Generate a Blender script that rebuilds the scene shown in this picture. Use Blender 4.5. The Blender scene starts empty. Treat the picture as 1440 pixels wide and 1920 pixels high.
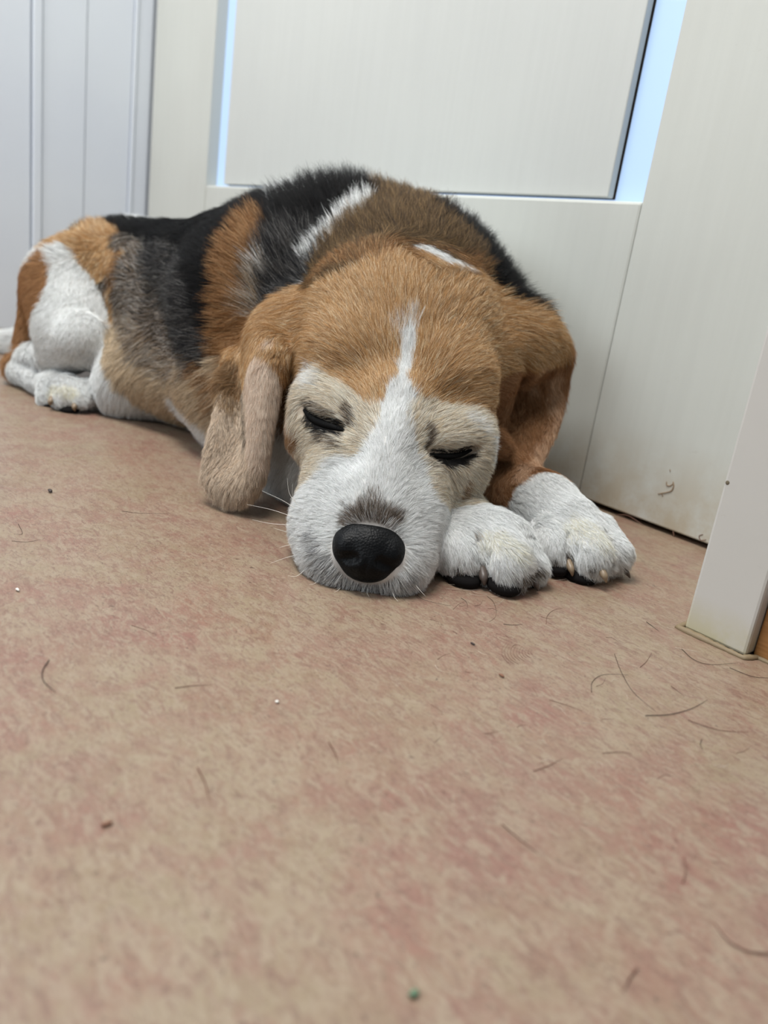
import bpy, bmesh, math, random
import numpy as np
from mathutils import Matrix, Vector
from mathutils.bvhtree import BVHTree
from mathutils.kdtree import KDTree

SC = bpy.context.scene
COL = SC.collection
RNG = np.random.default_rng(7)
random.seed(7)

# ------------------------------------------------------------------ camera
CAM_H = 0.16
RM = np.array([[0.62734381, 0.31268632, -0.71320895],
               [0.76696058, -0.08937674, 0.63543943],
               [0.13494893, -0.94564214, -0.29588803]])     # columns: right, down, forward
CAM = np.array([0.0, 0.0, CAM_H])
FPX = 1480.0
cam_d = bpy.data.cameras.new('camera')
cam = bpy.data.objects.new('camera', cam_d)
COL.objects.link(cam)
cam.matrix_world = Matrix([[RM[0, 0], -RM[0, 1], -RM[0, 2], 0],
                           [RM[1, 0], -RM[1, 1], -RM[1, 2], 0],
                           [RM[2, 0], -RM[2, 1], -RM[2, 2], CAM_H], [0, 0, 0, 1]])
cam_d.sensor_width = 36
cam_d.lens = FPX / 1920 * 36
cam_d.clip_start = 0.01
cam_d.dof.use_dof = True
cam_d.dof.focus_distance = 0.425
cam_d.dof.aperture_fstop = cam_d.lens / 3.4
SC.camera = cam

def at(px, py, dep):
    """a point in the room seen at a pixel of the photo, dep metres in front of the camera"""
    return CAM + RM @ (np.array([(px - 720) / FPX, (py - 960) / FPX, 1.0]) * dep)

def on_floor(px, py, z=0.0):
    d = RM @ np.array([(px - 720) / FPX, (py - 960) / FPX, 1.0])
    return CAM + d * ((z - CAM_H) / d[2])

# ------------------------------------------------------------------ world, lights, exposure
w = bpy.data.worlds.new('room_light'); SC.world = w; w.use_nodes = True
w.node_tree.nodes['Background'].inputs[0].default_value = (0.93, 0.97, 1.0, 1)
w.node_tree.nodes['Background'].inputs[1].default_value = 0.24

def area(name, loc, target, sx, sy, power, col):
    d = bpy.data.lights.new(name, 'AREA'); d.shape = 'RECTANGLE'; d.size = sx; d.size_y = sy
    d.energy = power; d.color = col
    o = bpy.data.objects.new(name, d); COL.objects.link(o)
    o.location = loc
    o.rotation_euler = (Vector(target) - Vector(loc)).to_track_quat('-Z', 'Y').to_euler()
    return o
area('ceiling_lamp', (-0.60, -0.15, 1.95), (-0.8, 0.25, 0), 0.9, 0.6, 41, (1.0, 0.98, 0.95))
area('window_light', (-0.85, -1.5, 1.15), (-0.7, 0.4, 0.1), 1.2, 1.0, 17, (0.86, 0.94, 1.0))

vs = SC.view_settings
vs.view_transform = 'Standard'; vs.look = 'None'; vs.gamma = 1; vs.use_curve_mapping = False
vs.exposure = 0.07
SC.cycles.max_bounces = 6
SC.cycles.diffuse_bounces = 3
SC.cycles.glossy_bounces = 3
SC.cycles.transparent_max_bounces = 8
SC.cycles.use_denoising = True

# ------------------------------------------------------------------ helpers
def srgb(r, g, b):
    f = lambda c: (c / 255 / 12.92) if c <= 10 else ((c / 255 + 0.055) / 1.055) ** 2.4
    return (f(r), f(g), f(b), 1)

def mat(name, col=(0.8, 0.8, 0.8, 1), rough=0.5, spec=0.5, metal=0.0):
    m = bpy.data.materials.new(name); m.use_nodes = True
    b = m.node_tree.nodes['Principled BSDF']
    b.inputs['Base Color'].default_value = col
    b.inputs['Roughness'].default_value = rough
    b.inputs['Specular IOR Level'].default_value = spec
    b.inputs['Metallic'].default_value = metal
    return m

def tag(o, label=None, cat=None, group=None, kind=None):
    if label: o['label'] = label
    if cat: o['category'] = cat
    if group: o['group'] = group
    if kind: o['kind'] = kind
    return o

def link(name, me, m=None, parent=None, smooth=False):
    o = bpy.data.objects.new(name, me); COL.objects.link(o)
    if m: me.materials.append(m)
    if parent: o.parent = parent
    if smooth and hasattr(me, 'polygons'):
        me.polygons.foreach_set('use_smooth', [True] * len(me.polygons))
    return o

def box_bm(bm, x0, x1, y0, y1, z0, z1, bev=0.0, seg=2):
    r = bmesh.ops.create_cube(bm, size=1)
    vs_ = r['verts']
    for v in vs_:
        v.co = Vector(((x0 + x1) / 2 + v.co.x * (x1 - x0), (y0 + y1) / 2 + v.co.y * (y1 - y0), (z0 + z1) / 2 + v.co.z * (z1 - z0)))
    if bev:
        es = list({e for v in vs_ for e in v.link_edges})
        bmesh.ops.bevel(bm, geom=es, offset=bev, segments=seg, affect='EDGES', profile=0.5)

def box(name, m, x0, x1, y0, y1, z0, z1, bev=0.0, parent=None):
    bm = bmesh.new(); box_bm(bm, x0, x1, y0, y1, z0, z1, bev)
    me = bpy.data.meshes.new(name); bm.to_mesh(me); bm.free()
    return link(name, me, m, parent)

def empty(name, loc=(0, 0, 0)):
    o = bpy.data.objects.new(name, None); COL.objects.link(o); o.location = loc
    o.empty_display_size = 0.05
    return o

class NT:
    """tiny node-graph helper"""
    def __init__(s, m): s.t = m.node_tree; s.b = s.t.nodes['Principled BSDF']
    def n(s, typ, **kw):
        x = s.t.nodes.new(typ)
        for k, v in kw.items():
            if k.startswith('i_'):
                x.inputs[int(k[2:]) if k[2:].isdigit() else k[2:].replace('_', ' ')].default_value = v
            else: setattr(x, k, v)
        return x
    def l(s, a, b): s.t.links.new(a, b)
    def noise(s, vec, scale, detail=4, rough=0.5, dist=0.0):
        x = s.n('ShaderNodeTexNoise'); x.inputs['Scale'].default_value = scale; x.inputs['Detail'].default_value = detail
        x.inputs['Roughness'].default_value = rough; x.inputs['Distortion'].default_value = dist
        s.l(vec, x.inputs['Vector']); return x.outputs['Fac']
    def ramp(s, fac, stops):
        x = s.n('ShaderNodeValToRGB'); e = x.color_ramp.elements
        while len(e) < len(stops): e.new(0.5)
        for k, (p, c) in enumerate(stops): e[k].position = p; e[k].color = c
        s.l(fac, x.inputs[0]); return x.outputs[0]
    def mix(s, fac, a, b, mode='MIX'):
        x = s.n('ShaderNodeMix', data_type='RGBA', blend_type=mode)
        for v, i in ((fac, 0), (a, 6), (b, 7)):
            if hasattr(v, 'is_linked'): s.l(v, x.inputs[i])
            else: x.inputs[i].default_value = v
        return x.outputs[2]
    def pos(s, sx=1, sy=1, sz=1, rz=0):
        g = s.n('ShaderNodeNewGeometry'); mp = s.n('ShaderNodeMapping')
        mp.inputs['Scale'].default_value = (sx, sy, sz); mp.inputs['Rotation'].default_value = (0, 0, rz)
        s.l(g.outputs['Position'], mp.inputs['Vector']); return mp.outputs[0]

# ------------------------------------------------------------------ materials of the room
def floor_mat():
    m = mat('marbled_vinyl', rough=0.34, spec=0.4); t = NT(m)
    W0, W1 = (0, 0, 0, 1), (1, 1, 1, 1)
    p = t.pos(); ps = t.pos(1.0, 1.9, 1, rz=0.75); pf = t.pos(1, 2.6, 1, rz=-0.5)
    def lay(c, k, v, sc, lo, hi, col, det=6, ro=.65, di=.8):
        return t.mix(t_mul(t, t.ramp(t.noise(v, sc, det, ro, di), [(lo, W0), (hi, W1)]), k), c, col)
    c = t.ramp(t.noise(p, 9, 5, 0.62, 0.5), [(0.36, srgb(172, 134, 120)), (0.47, srgb(177, 150, 128)), (0.56, srgb(181, 162, 136)), (0.66, srgb(170, 142, 118))])
    c = lay(c, .55, t.pos(1, 1, 1, rz=2.0), 17, .50, .62, srgb(176, 122, 112))
    c = lay(c, .75, p, 34, .44, .62, srgb(190, 172, 148))
    c = lay(c, .60, t.pos(1, 1, 1, rz=1.2), 40, .46, .62, srgb(172, 130, 118))
    c = lay(c, .70, ps, 95, .47, .60, srgb(194, 176, 154), 5, .7, 1.4)
    c = lay(c, .60, pf, 110, .50, .62, srgb(152, 116, 104), 5, .7, 1.4)
    c = lay(c, .55, ps, 240, .54, .66, srgb(138, 108, 94), 4, .7, 1.6)
    c = lay(c, .55, pf, 300, .55, .68, srgb(206, 186, 166), 4, .7, 1.6)
    c = lay(c, .70, t.pos(1, 1.4, 1, rz=.2), 420, .63, .72, srgb(96, 76, 66), 3, .6, 1.0)
    c = t.mix(1.0, c, (.57, .56, .535, 1), 'MULTIPLY')
    t.l(c, t.b.inputs['Base Color'])
    rr = t.ramp(t.noise(p, 20, 3, 0.6), [(0.3, (0.27,) * 3 + (1,)), (0.7, (0.40,) * 3 + (1,))])
    t.l(rr, t.b.inputs['Roughness'])
    bp = t.n('ShaderNodeBump'); bp.inputs['Strength'].default_value = 0.10; bp.inputs['Distance'].default_value = 0.0006
    t.l(t.noise(p, 600, 3, 0.6), bp.inputs['Height']); t.l(bp.outputs[0], t.b.inputs['Normal'])
    return m

def t_mul(t, sock, k):
    x = t.n('ShaderNodeMath', operation='MULTIPLY'); t.l(sock, x.inputs[0]); x.inputs[1].default_value = k
    return x.outputs[0]

def paint_mat(name, c1, c2, rough=0.45, scuff=0.0, yel=None, grain=True):
    """off-white painted or laminated board with faint grain, scuffs and grime near the floor"""
    m = mat(name, c1, rough, 0.4); t = NT(m)
    p = t.pos(); pg = t.pos(1, 1, 0.04)
    c = t.ramp(t.noise(p, 3.2, 3, 0.55), [(0.35, c1), (0.68, c2)])
    if grain:
        g = t.ramp(t.noise(pg, 160, 3, 0.6), [(0.35, (0.93, 0.93, 0.93, 1)), (0.65, (1, 1, 1, 1))])
        c = t.mix(0.35, c, g, 'MULTIPLY')
    if scuff:
        s = t.ramp(t.noise(t.pos(1, 1, 2.2), 42, 7, 0.72, 1.2), [(0.655, (0, 0, 0, 1)), (0.70, (1, 1, 1, 1))])
        c = t.mix(t_mul(t, s, scuff), c, srgb(140, 124, 104))
    if yel:
        sep = t.n('ShaderNodeSeparateXYZ'); t.l(t.pos(), sep.inputs[0])
        mr = t.n('ShaderNodeMapRange'); mr.inputs[1].default_value = yel[1]; mr.inputs[2].default_value = 0.0
        mr.inputs[3].default_value = 0; mr.inputs[4].default_value = 1; t.l(sep.outputs[2], mr.inputs[0])
        ad = t.n('ShaderNodeMath', operation='MULTIPLY'); t.l(mr.outputs[0], ad.inputs[0])
        nn = t.ramp(t.noise(p, 38, 6, 0.7), [(0.32, (0, 0, 0, 1)), (0.6, (1, 1, 1, 1))]); t.l(nn, ad.inputs[1])
        c = t.mix(t_mul(t, ad.outputs[0], yel[2]), c, yel[0])
    t.l(c, t.b.inputs['Base Color'])
    return m

M_floor = floor_mat()
M_door = paint_mat('cream_door_laminate', srgb(203, 205, 198), srgb(195, 196, 189), 0.42, 0.12, (srgb(176, 160, 132), 0.07, 0.75))
M_panel = paint_mat('cream_centre_board', srgb(203, 205, 200), srgb(197, 199, 195), 0.40, 0.0)
M_wall = paint_mat('cool_white_panelling', srgb(211, 218, 226), srgb(204, 211, 222), 0.38, 0.0, grain=False)
M_post = paint_mat('chipped_white_frame_paint', srgb(204, 201, 196), srgb(194, 192, 186), 0.45, 0.6, (srgb(186, 178, 140), 0.022, 0.85), grain=False)
M_dark = mat('dark_gap', srgb(52, 46, 42), 0.9, 0.1)
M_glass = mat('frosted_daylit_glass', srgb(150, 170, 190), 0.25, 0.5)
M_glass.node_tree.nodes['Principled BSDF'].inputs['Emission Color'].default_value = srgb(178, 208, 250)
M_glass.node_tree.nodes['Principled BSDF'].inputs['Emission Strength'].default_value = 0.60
M_wood = mat('orange_varnished_wood', srgb(176, 120, 62), 0.4, 0.4)
_t = NT(M_wood); _t.l(_t.ramp(_t.noise(_t.pos(3, 3, 40), 14, 5, 0.6), [(0.3, srgb(140, 94, 50)), (0.7, srgb(168, 120, 70))]), _t.b.inputs['Base Color'])
M_caulk = paint_mat('yellowed_sealant', srgb(150, 134, 104), srgb(112, 94, 72), 0.6, 0.3, grain=False)

# ------------------------------------------------------------------ the setting
def grid_plane(name, m, x0, x1, y0, y1, z, th=0.02):
    return box(name, m, x0, x1, y0, y1, z - th, z)
tag(grid_plane('floor', M_floor, -1.6, 1.2, -2.4, 1.1, 0.0), kind='structure')

DY = 0.529          # front face of the door
door = empty('door_1', (-0.70, DY + 0.018, 0.003)); tag(door, kind='structure')
def dpart(name, m, *a, bev=0.0012):
    o = box(name, m, *a, bev=bev); o.parent = door; o.matrix_parent_inverse = Matrix.Translation(-Vector(door.location))
    return o
dpart('stile', M_door, -1.226, -1.0442, DY, DY + 0.038, 0.004, 2.02)
dpart('stile', M_door, -0.3622, -0.176, DY, DY + 0.038, 0.004, 2.02)
dpart('bottom_rail', M_door, -1.0438, -0.3626, DY + 0.0006, DY + 0.038, 0.004, 0.229, bev=0.0022)
dpart('top_rail', M_door, -1.0438, -0.3626, DY + 0.0006, DY + 0.038, 1.85, 2.02, bev=0.0022)
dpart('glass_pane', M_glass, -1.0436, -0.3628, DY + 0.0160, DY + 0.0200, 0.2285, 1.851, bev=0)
dpart('gap_shade_strip', M_dark, -1.0082, -0.3976, DY + 0.0148, DY + 0.0159, 0.2316, 1.849, bev=0)  # thin dark strip added for the shaded gap between board and glass
dpart('centre_board', M_panel, -1.0077, -0.3986, DY + 0.0073, DY + 0.0148, 0.2320, 1.848, bev=0.001)
box('dark_gap_backing', M_dark, -1.235, -0.10, DY + 0.05, DY + 0.06, 0.0, 2.1)['kind'] = 'structure'   # dark sheet added behind the door, shade of the gaps put into its colour

# wall on the hinge side, with its upright boards
LW = -1.235
wl = box('wall_left', M_wall, LW - 0.05, LW, -2.3, 0.60, 0.0, 2.4); wl['kind'] = 'structure'
def lboard(y0, y1, th, bev=0.0015, m=None):
    o = box('board', m or M_wall, LW - 0.002, LW + th, y0, y1, 0.0, 2.2, bev=bev); o.parent = wl
    return o
lboard(0.505, 0.5275, 0.004)
lboard(0.4995, 0.505, 0.0065, 0.0012)
lboard(0.434, 0.4992, 0.003)
lboard(0.375, 0.4336, 0.0045)
lboard(0.3625, 0.3745, 0.008, 0.002)
lboard(-0.6, 0.3605, 0.004)
wb = box('wall_back', M_wall, -1.6, 1.2, 0.60, 0.64, 0.0, 2.4); wb['kind'] = 'structure'

# frame post in front of the door on the right, the skirting behind it, the wall it ends
post = box('trim_2', M_post, -0.178, -0.1442, 0.379, 0.43, 0.0008, 2.1, bev=0.0016); post['kind'] = 'structure'
jamb = box('trim_3', M_post, -0.174, -0.148, 0.4305, 0.598, 0.0, 2.1, bev=0.001); jamb['kind'] = 'structure'
sk = box('baseboard_right', M_wood, -0.1438, 0.9, 0.3865, 0.40, 0.0, 0.034, bev=0.001); sk['kind'] = 'structure'
wr = box('wall_right', M_wall, -0.1475, 1.2, 0.4005, 0.45, 0.0, 2.4); wr['kind'] = 'structure'
# a ragged bead of old sealant round the foot of the post
def bead(name, m, pts, r, seed, parent=None):
    rg = random.Random(seed); bm = bmesh.new(); prev = None; n = 8
    P = []; wob = 1.0
    for (a, b) in zip(pts, pts[1:]):
        k = max(2, int((Vector(b) - Vector(a)).length / 0.0011))
        P += [Vector(a).lerp(Vector(b), i / k) for i in range(k)]
    P.append(Vector(pts[-1]))
    for i, p in enumerate(P):
        t = (P[min(i + 1, len(P) - 1)] - P[max(i - 1, 0)]).normalized()
        s = t.cross(Vector((0, 0, 1))).normalized(); wob = wob * .8 + .2 * rg.uniform(0.2, 1.9); rr = r * wob * (0.3 if i in (0, len(P) - 1) else 1)
        ring = [bm.verts.new(p + (s * math.cos(a) + Vector((0, 0, 1)) * math.sin(a) * 0.8) * rr) for a in [2 * math.pi * q / n for q in range(n)]]
        if prev:
            for q in range(n): bm.faces.new((prev[q], prev[(q + 1) % n], ring[(q + 1) % n], ring[q]))
        prev = ring
    me = bpy.data.meshes.new(name); bm.to_mesh(me); bm.free()
    return link(name, me, m, parent, smooth=True)
bd = bead('trim_4', M_caulk, [(-0.1805, 0.43, 0.0004), (-0.1805, 0.3775, 0.0004), (-0.1442, 0.3775, 0.0004), (-0.141, 0.3855, 0.0004), (0.3, 0.3855, 0.0004)], 0.0017, 3)
bd['kind'] = 'structure'

# ------------------------------------------------------------------ the dog: a signed distance field, meshed
HV = 0.002
BODY_BOX = ((-1.09, 0.155, -0.004), (-0.17, 0.545, 0.25))
FAR = 0.06

def V(*a): return np.array(a, float)
def nrm(v): v = np.asarray(v, float); return v / (np.linalg.norm(v) + 1e-12)

class Field:
    def __init__(s, box_=BODY_BOX, hv=HV):
        s.g0 = np.array(box_[0]); s.hv = hv; s.gn = np.ceil((np.array(box_[1]) - s.g0) / hv).astype(int) + 1
        s.ax = [s.g0[i] + hv * np.arange(s.gn[i]) for i in range(3)]; s.D = np.full(s.gn, FAR, np.float32)
    def _win(s, lo, hi):
        a = np.maximum(np.floor((lo - s.g0) / s.hv).astype(int), 0); b = np.minimum(np.ceil((hi - s.g0) / s.hv).astype(int) + 1, s.gn)
        if (b <= a).any(): return None
        sl = tuple(slice(a[i], b[i]) for i in range(3))
        X = s.ax[0][sl[0]][:, None, None]; Y = s.ax[1][sl[1]][None, :, None]; Z = s.ax[2][sl[2]][None, None, :]
        return sl, X, Y, Z
    def _join(s, sl, d, k):
        D = s.D[sl]
        if k > 0:
            h = np.clip(0.5 + 0.5 * (D - d) / k, 0, 1); s.D[sl] = D * (1 - h) + d * h - k * h * (1 - h)
        else: s.D[sl] = np.minimum(D, d)
    def _cut(s, sl, d, k):
        D = s.D[sl]; h = np.clip(0.5 - 0.5 * (D + d) / k, 0, 1); s.D[sl] = D * (1 - h) - d * h + k * h * (1 - h)
    def cone(s, a, b, ra, rb, k=0.01, cut=False):
        a = V(*a); b = V(*b); m = max(ra, rb) + k + 0.012
        w_ = s._win(np.minimum(a, b) - m, np.maximum(a, b) + m)
        if not w_: return
        sl, X, Y, Z = w_; ab = b - a; L2 = ab @ ab + 1e-12
        t = np.clip(((X - a[0]) * ab[0] + (Y - a[1]) * ab[1] + (Z - a[2]) * ab[2]) / L2, 0, 1)
        d = np.sqrt((X - a[0] - t * ab[0]) ** 2 + (Y - a[1] - t * ab[1]) ** 2 + (Z - a[2] - t * ab[2]) ** 2) - (ra + t * (rb - ra))
        (s._cut if cut else s._join)(sl, d.astype(np.float32), k)
    def chain(s, pts, k=0.01, cut=False):
        for p, q in zip(pts, pts[1:]): s.cone(p[0], q[0], p[1], q[1], k, cut)
    def ell(s, c, r, ax=None, k=0.01, cut=False):
        """ellipsoid; ax = (u, v): first axis along u, second near v"""
        c = V(*c); r = V(*r)
        if ax is None: M = np.eye(3)
        else:
            u = nrm(ax[0]); v = np.asarray(ax[1], float); v = nrm(v - u * (u @ v)); M = np.array([u, v, np.cross(u, v)])
        m = r.max() + k + 0.012; w_ = s._win(c - m, c + m)
        if not w_: return
        sl, X, Y, Z = w_; q = [((X - c[0]) * M[i, 0] + (Y - c[1]) * M[i, 1] + (Z - c[2]) * M[i, 2]) / r[i] for i in range(3)]
        k0 = np.sqrt(q[0] ** 2 + q[1] ** 2 + q[2] ** 2); k1 = np.sqrt((q[0] / r[0]) ** 2 + (q[1] / r[1]) ** 2 + (q[2] / r[2]) ** 2)
        d = k0 * (k0 - 1) / (k1 + 1e-9)
        (s._cut if cut else s._join)(sl, d.astype(np.float32), k)
    def sheet(s, P, R, k=0.004):
        """a thick leaf through a grid of points P[i][j] with half-thickness R[i][j], spline-refined"""
        P = refine(refine(np.asarray(P, float))); R = refine(refine(np.asarray(R, float)[..., None]))[..., 0]
        dd = max(np.linalg.norm(np.diff(P, axis=0), axis=-1).max(), np.linalg.norm(np.diff(P, axis=1), axis=-1).max())
        while dd > 0.0022: P = lin(P); R = lin(R[..., None])[..., 0]; dd /= 2
        lo = P.reshape(-1, 3).min(0) - 0.014; hi = P.reshape(-1, 3).max(0) + 0.014
        sl, X, Y, Z = s._win(lo, hi); sub = np.full(s.D[sl].shape, 0.03, np.float32)
        o = np.array([sl[i].start for i in range(3)])
        for p, r in zip(P.reshape(-1, 3), R.reshape(-1)):
            m = r + 0.005; a = np.floor((p - m - s.g0) / s.hv).astype(int) - o; b = np.ceil((p + m - s.g0) / s.hv).astype(int) + 1 - o
            a = np.maximum(a, 0); b = np.minimum(b, sub.shape)
            if (b <= a).any(): continue
            q = tuple(slice(a[i], b[i]) for i in range(3))
            d = np.sqrt((X[q[0], :, :] - p[0]) ** 2 + (Y[:, q[1], :] - p[1]) ** 2 + (Z[:, :, q[2]] - p[2]) ** 2) - r
            sub[q] = np.minimum(sub[q], d)
        s._join(sl, sub, k)

def lin(P):
    for ax in (0, 1):
        P = np.moveaxis(P, ax, 0); n = P.shape[0]; Q = np.empty((2 * n - 1,) + P.shape[1:]); Q[::2] = P; Q[1::2] = (P[1:] + P[:-1]) / 2
        P = np.moveaxis(Q, 0, ax)
    return P
def refine(P):
    for ax in (0, 1):
        P = np.moveaxis(P, ax, 0); n = P.shape[0]
        E_ = np.concatenate([(2 * P[0] - P[1])[None], P, (2 * P[-1] - P[-2])[None]])
        Q = np.empty((2 * n - 1,) + P.shape[1:]); Q[::2] = P
        Q[1::2] = (-E_[:-3] + 9 * E_[1:-2] + 9 * E_[2:-1] - E_[3:]) / 16
        P = np.moveaxis(Q, 0, ax)
    return P

def surface_nets(s):
    D = s.D; ins = D < 0; n = D.shape
    c = np.zeros(tuple(x - 1 for x in n), np.uint8)
    S = lambda i, j, k: tuple(slice(q, n[a] - 1 + q) for a, q in enumerate((i, j, k)))
    for i in (0, 1):
        for j in (0, 1):
            for k in (0, 1): c += ins[S(i, j, k)]
    act = (c > 0) & (c < 8); idx = np.argwhere(act); N = len(idx)
    ids = np.full(c.shape, -1, np.int64); ids[act] = np.arange(N)
    acc = np.zeros((N, 3)); cnt = np.zeros(N)
    cor = [(i, j, k) for i in (0, 1) for j in (0, 1) for k in (0, 1)]
    for a in cor:
        for ax in range(3):
            if a[ax]: continue
            b = list(a); b[ax] = 1; b = tuple(b)
            da = D[tuple((idx + a).T)]; db = D[tuple((idx + b).T)]; m = (da < 0) != (db < 0)
            t = da[m] / (da[m] - db[m]); p = np.tile(np.array(a, float), (m.sum(), 1)); p[:, ax] += t
            acc[m] += p; cnt[m] += 1
    verts = s.g0 + s.hv * (idx + acc / cnt[:, None]); F = []
    for ax in range(3):
        u, v = [(1, 2), (2, 0), (0, 1)][ax]
        a = np.moveaxis(ins, ax, 0); ch = np.argwhere(ins.take(range(0, n[ax] - 1), ax) != ins.take(range(1, n[ax]), ax))
        ch = ch[(ch[:, u] > 0) & (ch[:, v] > 0) & (ch[:, u] < n[u] - 1) & (ch[:, v] < n[v] - 1)]
        du = np.zeros(3, int); du[u] = 1; dv = np.zeros(3, int); dv[v] = 1
        q = np.stack([ids[tuple((ch - du - dv).T)], ids[tuple((ch - dv).T)], ids[tuple(ch.T)], ids[tuple((ch - du).T)]], 1)
        fl = ~ins[tuple(ch.T)]; q[fl] = q[fl][:, ::-1]; F.append(q)
    return verts, np.concatenate(F)

# ---- the body, laid out joint by joint
B = Field()
def merge(A, L, k):
    a, b = A.D, L.D; h = np.clip(0.5 + 0.5 * (a - b) / k, 0, 1); A.D = a * (1 - h) + b * h - k * h * (1 - h)
# trunk: rump, loin, ribs, shoulders (lies along the door, back up)
B.chain([(V(-0.885, .338, .075), .060), (V(-0.84, .352, .086), .076), (V(-0.76, .375, .084), .082), (V(-.66, .388, .090), .094), (V(-.57, .395, .095), .103), (V(-.49, .405, .092), .095)], k=.03)
B.ell(V(-.68, .335, .040), (.12, .068, .042), k=.03)                      # belly spread on the floor
B.ell(at(232, 735, .712), (.026, .026, .024), k=.03)
B.cone(V(-.530, .395, .150), V(-.60, .39, .122), .062, .072, k=.03)      # withers
B.cone(at(505, 600, .650), at(470, 715, .63), .074, .055, k=.03)        # near shoulder
B.cone(at(850, 640, .610), at(786, 572, .64), .060, .070, k=.03)        # far shoulder
# neck
B.chain([(at(722, 556, .650), .074), (at(745, 600, .600), .074), (at(752, 640, .560), .068)], k=.02)
B.cone(at(560, 850, .575), at(640, 900, .54), .042, .040, k=.02)          # throat and brisket behind the cheek
B.cone(at(540, 800, .62), at(700, 800, .59), .056, .055, k=.03)
# tail behind the rump
B.chain([(at(75, 640, .93), .020), (at(15, 655, .95), .0185), (at(-50, 668, .96), .013), (at(-110, 680, .95), .007)], k=.008)

# hind leg on the near side: thigh, shank, hock, foot
L = Field()
L.chain([(at(180, 490, .81), .034), (at(142, 545, .775), .043), (at(135, 630, .735), .033)], k=.02)
L.cone(at(105, 560, .80), at(60, 640, .79), .032, .016, k=.02)              # back of the thigh down to the hock
L.chain([(at(150, 640, .715), .026), (at(100, 670, .735), .017), (at(50, 672, .765), .012)], k=.006)   # shank folded over the pastern
merge(B, L, .010)
L = Field()
L.chain([(at(36, 690, .775), .0145), (at(80, 714, .745), .0135), (at(118, 728, .715), .0145)], k=.006)   # rear pastern along the floor
for (x, y, dp, r) in [(92, 748, .712, .0108), (124, 748, .700, .0125), (150, 750, .697, .0090), (164, 750, .704, .0080)]:
    L.cone(at(x + 2, y - 20, dp + .008), at(x, y, dp), r * 1.05, r, k=.0025)
merge(B, L, .0025)

# forelegs
def foreleg(wrist, toes, pad, cuts):
    L = Field(); L.chain(wrist, k=.012)
    for t in toes: L.chain(t, k=.0030)
    for c in cuts: L.chain(c, k=.0025, cut=True)
    L.ell(*pad[0], ax=pad[1], k=.004)
    merge(B, L, .004)
foreleg([(at(760, 985, .52), .026), (at(845, 990, .482), .022), (at(905, 1010, .462), .0185)],
        [[(at(885, 1000, .458), .0140), (at(866, 1048, .440), .0140)],
         [(at(925, 1000, .459), .0145), (at(948, 1062, .434), .0145)],
         [(at(955, 1010, .460), .0130), (at(992, 1065, .446), .0105)]],
        ((at(925, 1070, .452), (.026, .020, .010)), (at(960, 1062, .45) - at(880, 1062, .45), V(0, 1, 0))),
        [[(at(892, 1008, .438), .0020), (at(908, 1040, .429), .0042), (at(912, 1085, .428), .0052)], [(at(965, 1015, .440), .0015), (at(975, 1075, .428), .0032)]])
foreleg([(at(880, 880, .585), .028), (at(960, 930, .542), .0235), (at(1010, 955, .516), .0225), (at(1065, 985, .494), .0195)],
        [[(at(1040, 990, .492), .0150), (at(1036, 1036, .472), .0140)],
         [(at(1085, 995, .488), .0150), (at(1106, 1044, .465), .0140)],
         [(at(1115, 1000, .492), .0135), (at(1154, 1038, .476), .0100)]],
        ((at(1090, 1050, .484), (.027, .020, .010)), (at(1120, 1045, .48) - at(1040, 1045, .48), V(0, 1, 0))),
        [[(at(1062, 1000, .468), .0020), (at(1072, 1030, .459), .0042), (at(1076, 1070, .456), .0052)], [(at(1128, 1000, .472), .0015), (at(1140, 1060, .459), .0036)]])

# head
H = Field()
fwd = nrm(at(690, 1035, .40) - at(745, 640, .50)); rgt = nrm(at(945, 715, .50) - at(560, 645, .50)); rgt = nrm(rgt - fwd * (rgt @ fwd)); upv = nrm(np.cross(rgt, fwd))
if upv[2] < 0: upv = -upv
FR = (fwd, rgt)
H.ell(at(748, 610, .538), (.060, .066, .054), ax=FR, k=.02)              # cranium
H.ell(at(742, 685, .516), (.052, .062, .044), ax=FR, k=.02)              # forehead
H.cone(at(655, 705, .494), at(622, 750, .488), .030, .021, k=.022)       # left brow
H.cone(at(838, 740, .494), at(862, 800, .490), .030, .021, k=.022)       # right brow
H.ell(at(632, 855, .488), (.036, .015, .032), ax=FR, k=.02)             # left cheek
H.ell(at(828, 880, .494), (.032, .014, .030), ax=FR, k=.015)             # right cheek
H.cone(at(548, 650, .543), at(556, 800, .530), .030, .023, k=.02)        # jaw behind the left eye
H.cone(at(898, 690, .548), at(888, 790, .562), .028, .022, k=.02)        # jaw behind the right eye
H.ell(at(712, 855, .486), (.050, .037, .040), ax=FR, k=.02)
H.chain([(at(732, 780, .462), .0210), (at(715, 880, .446), .0240), (at(699, 975, .4235), .0230)], k=.022)
H.ell(at(703, 940, .448), (.040, .037, .026), ax=FR, k=.016)  # bridge
H.chain([(at(655, 900, .458), .022), (at(620, 990, .438), .0188), (at(620, 1033, .425), .0172)], k=.014)  # left flew
H.chain([(at(762, 915, .462), .0205), (at(752, 1000, .439), .0185), (at(750, 1043, .425), .0172)], k=.014)  # right flew
H.cone(at(650, 1055, .418), at(735, 1062, .416), .0170, .0165, k=.012)            # front lip and chin
H.ell(at(690, 985, .445), (.030, .036, .030), ax=FR, k=.01)
# hollows beside the bridge, furrow of the forehead
H.ell(at(662, 812, .424), (.020, .009, .010), ax=(at(668, 850, .43) - at(672, 770, .44), rgt), k=.012, cut=True)
H.ell(at(800, 845, .424), (.020, .009, .010), ax=(at(800, 890, .43) - at(800, 800, .44), rgt), k=.012, cut=True)
H.cone(at(752, 600, .449), at(737, 720, .432), .006, .006, k=.014, cut=True)
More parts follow.
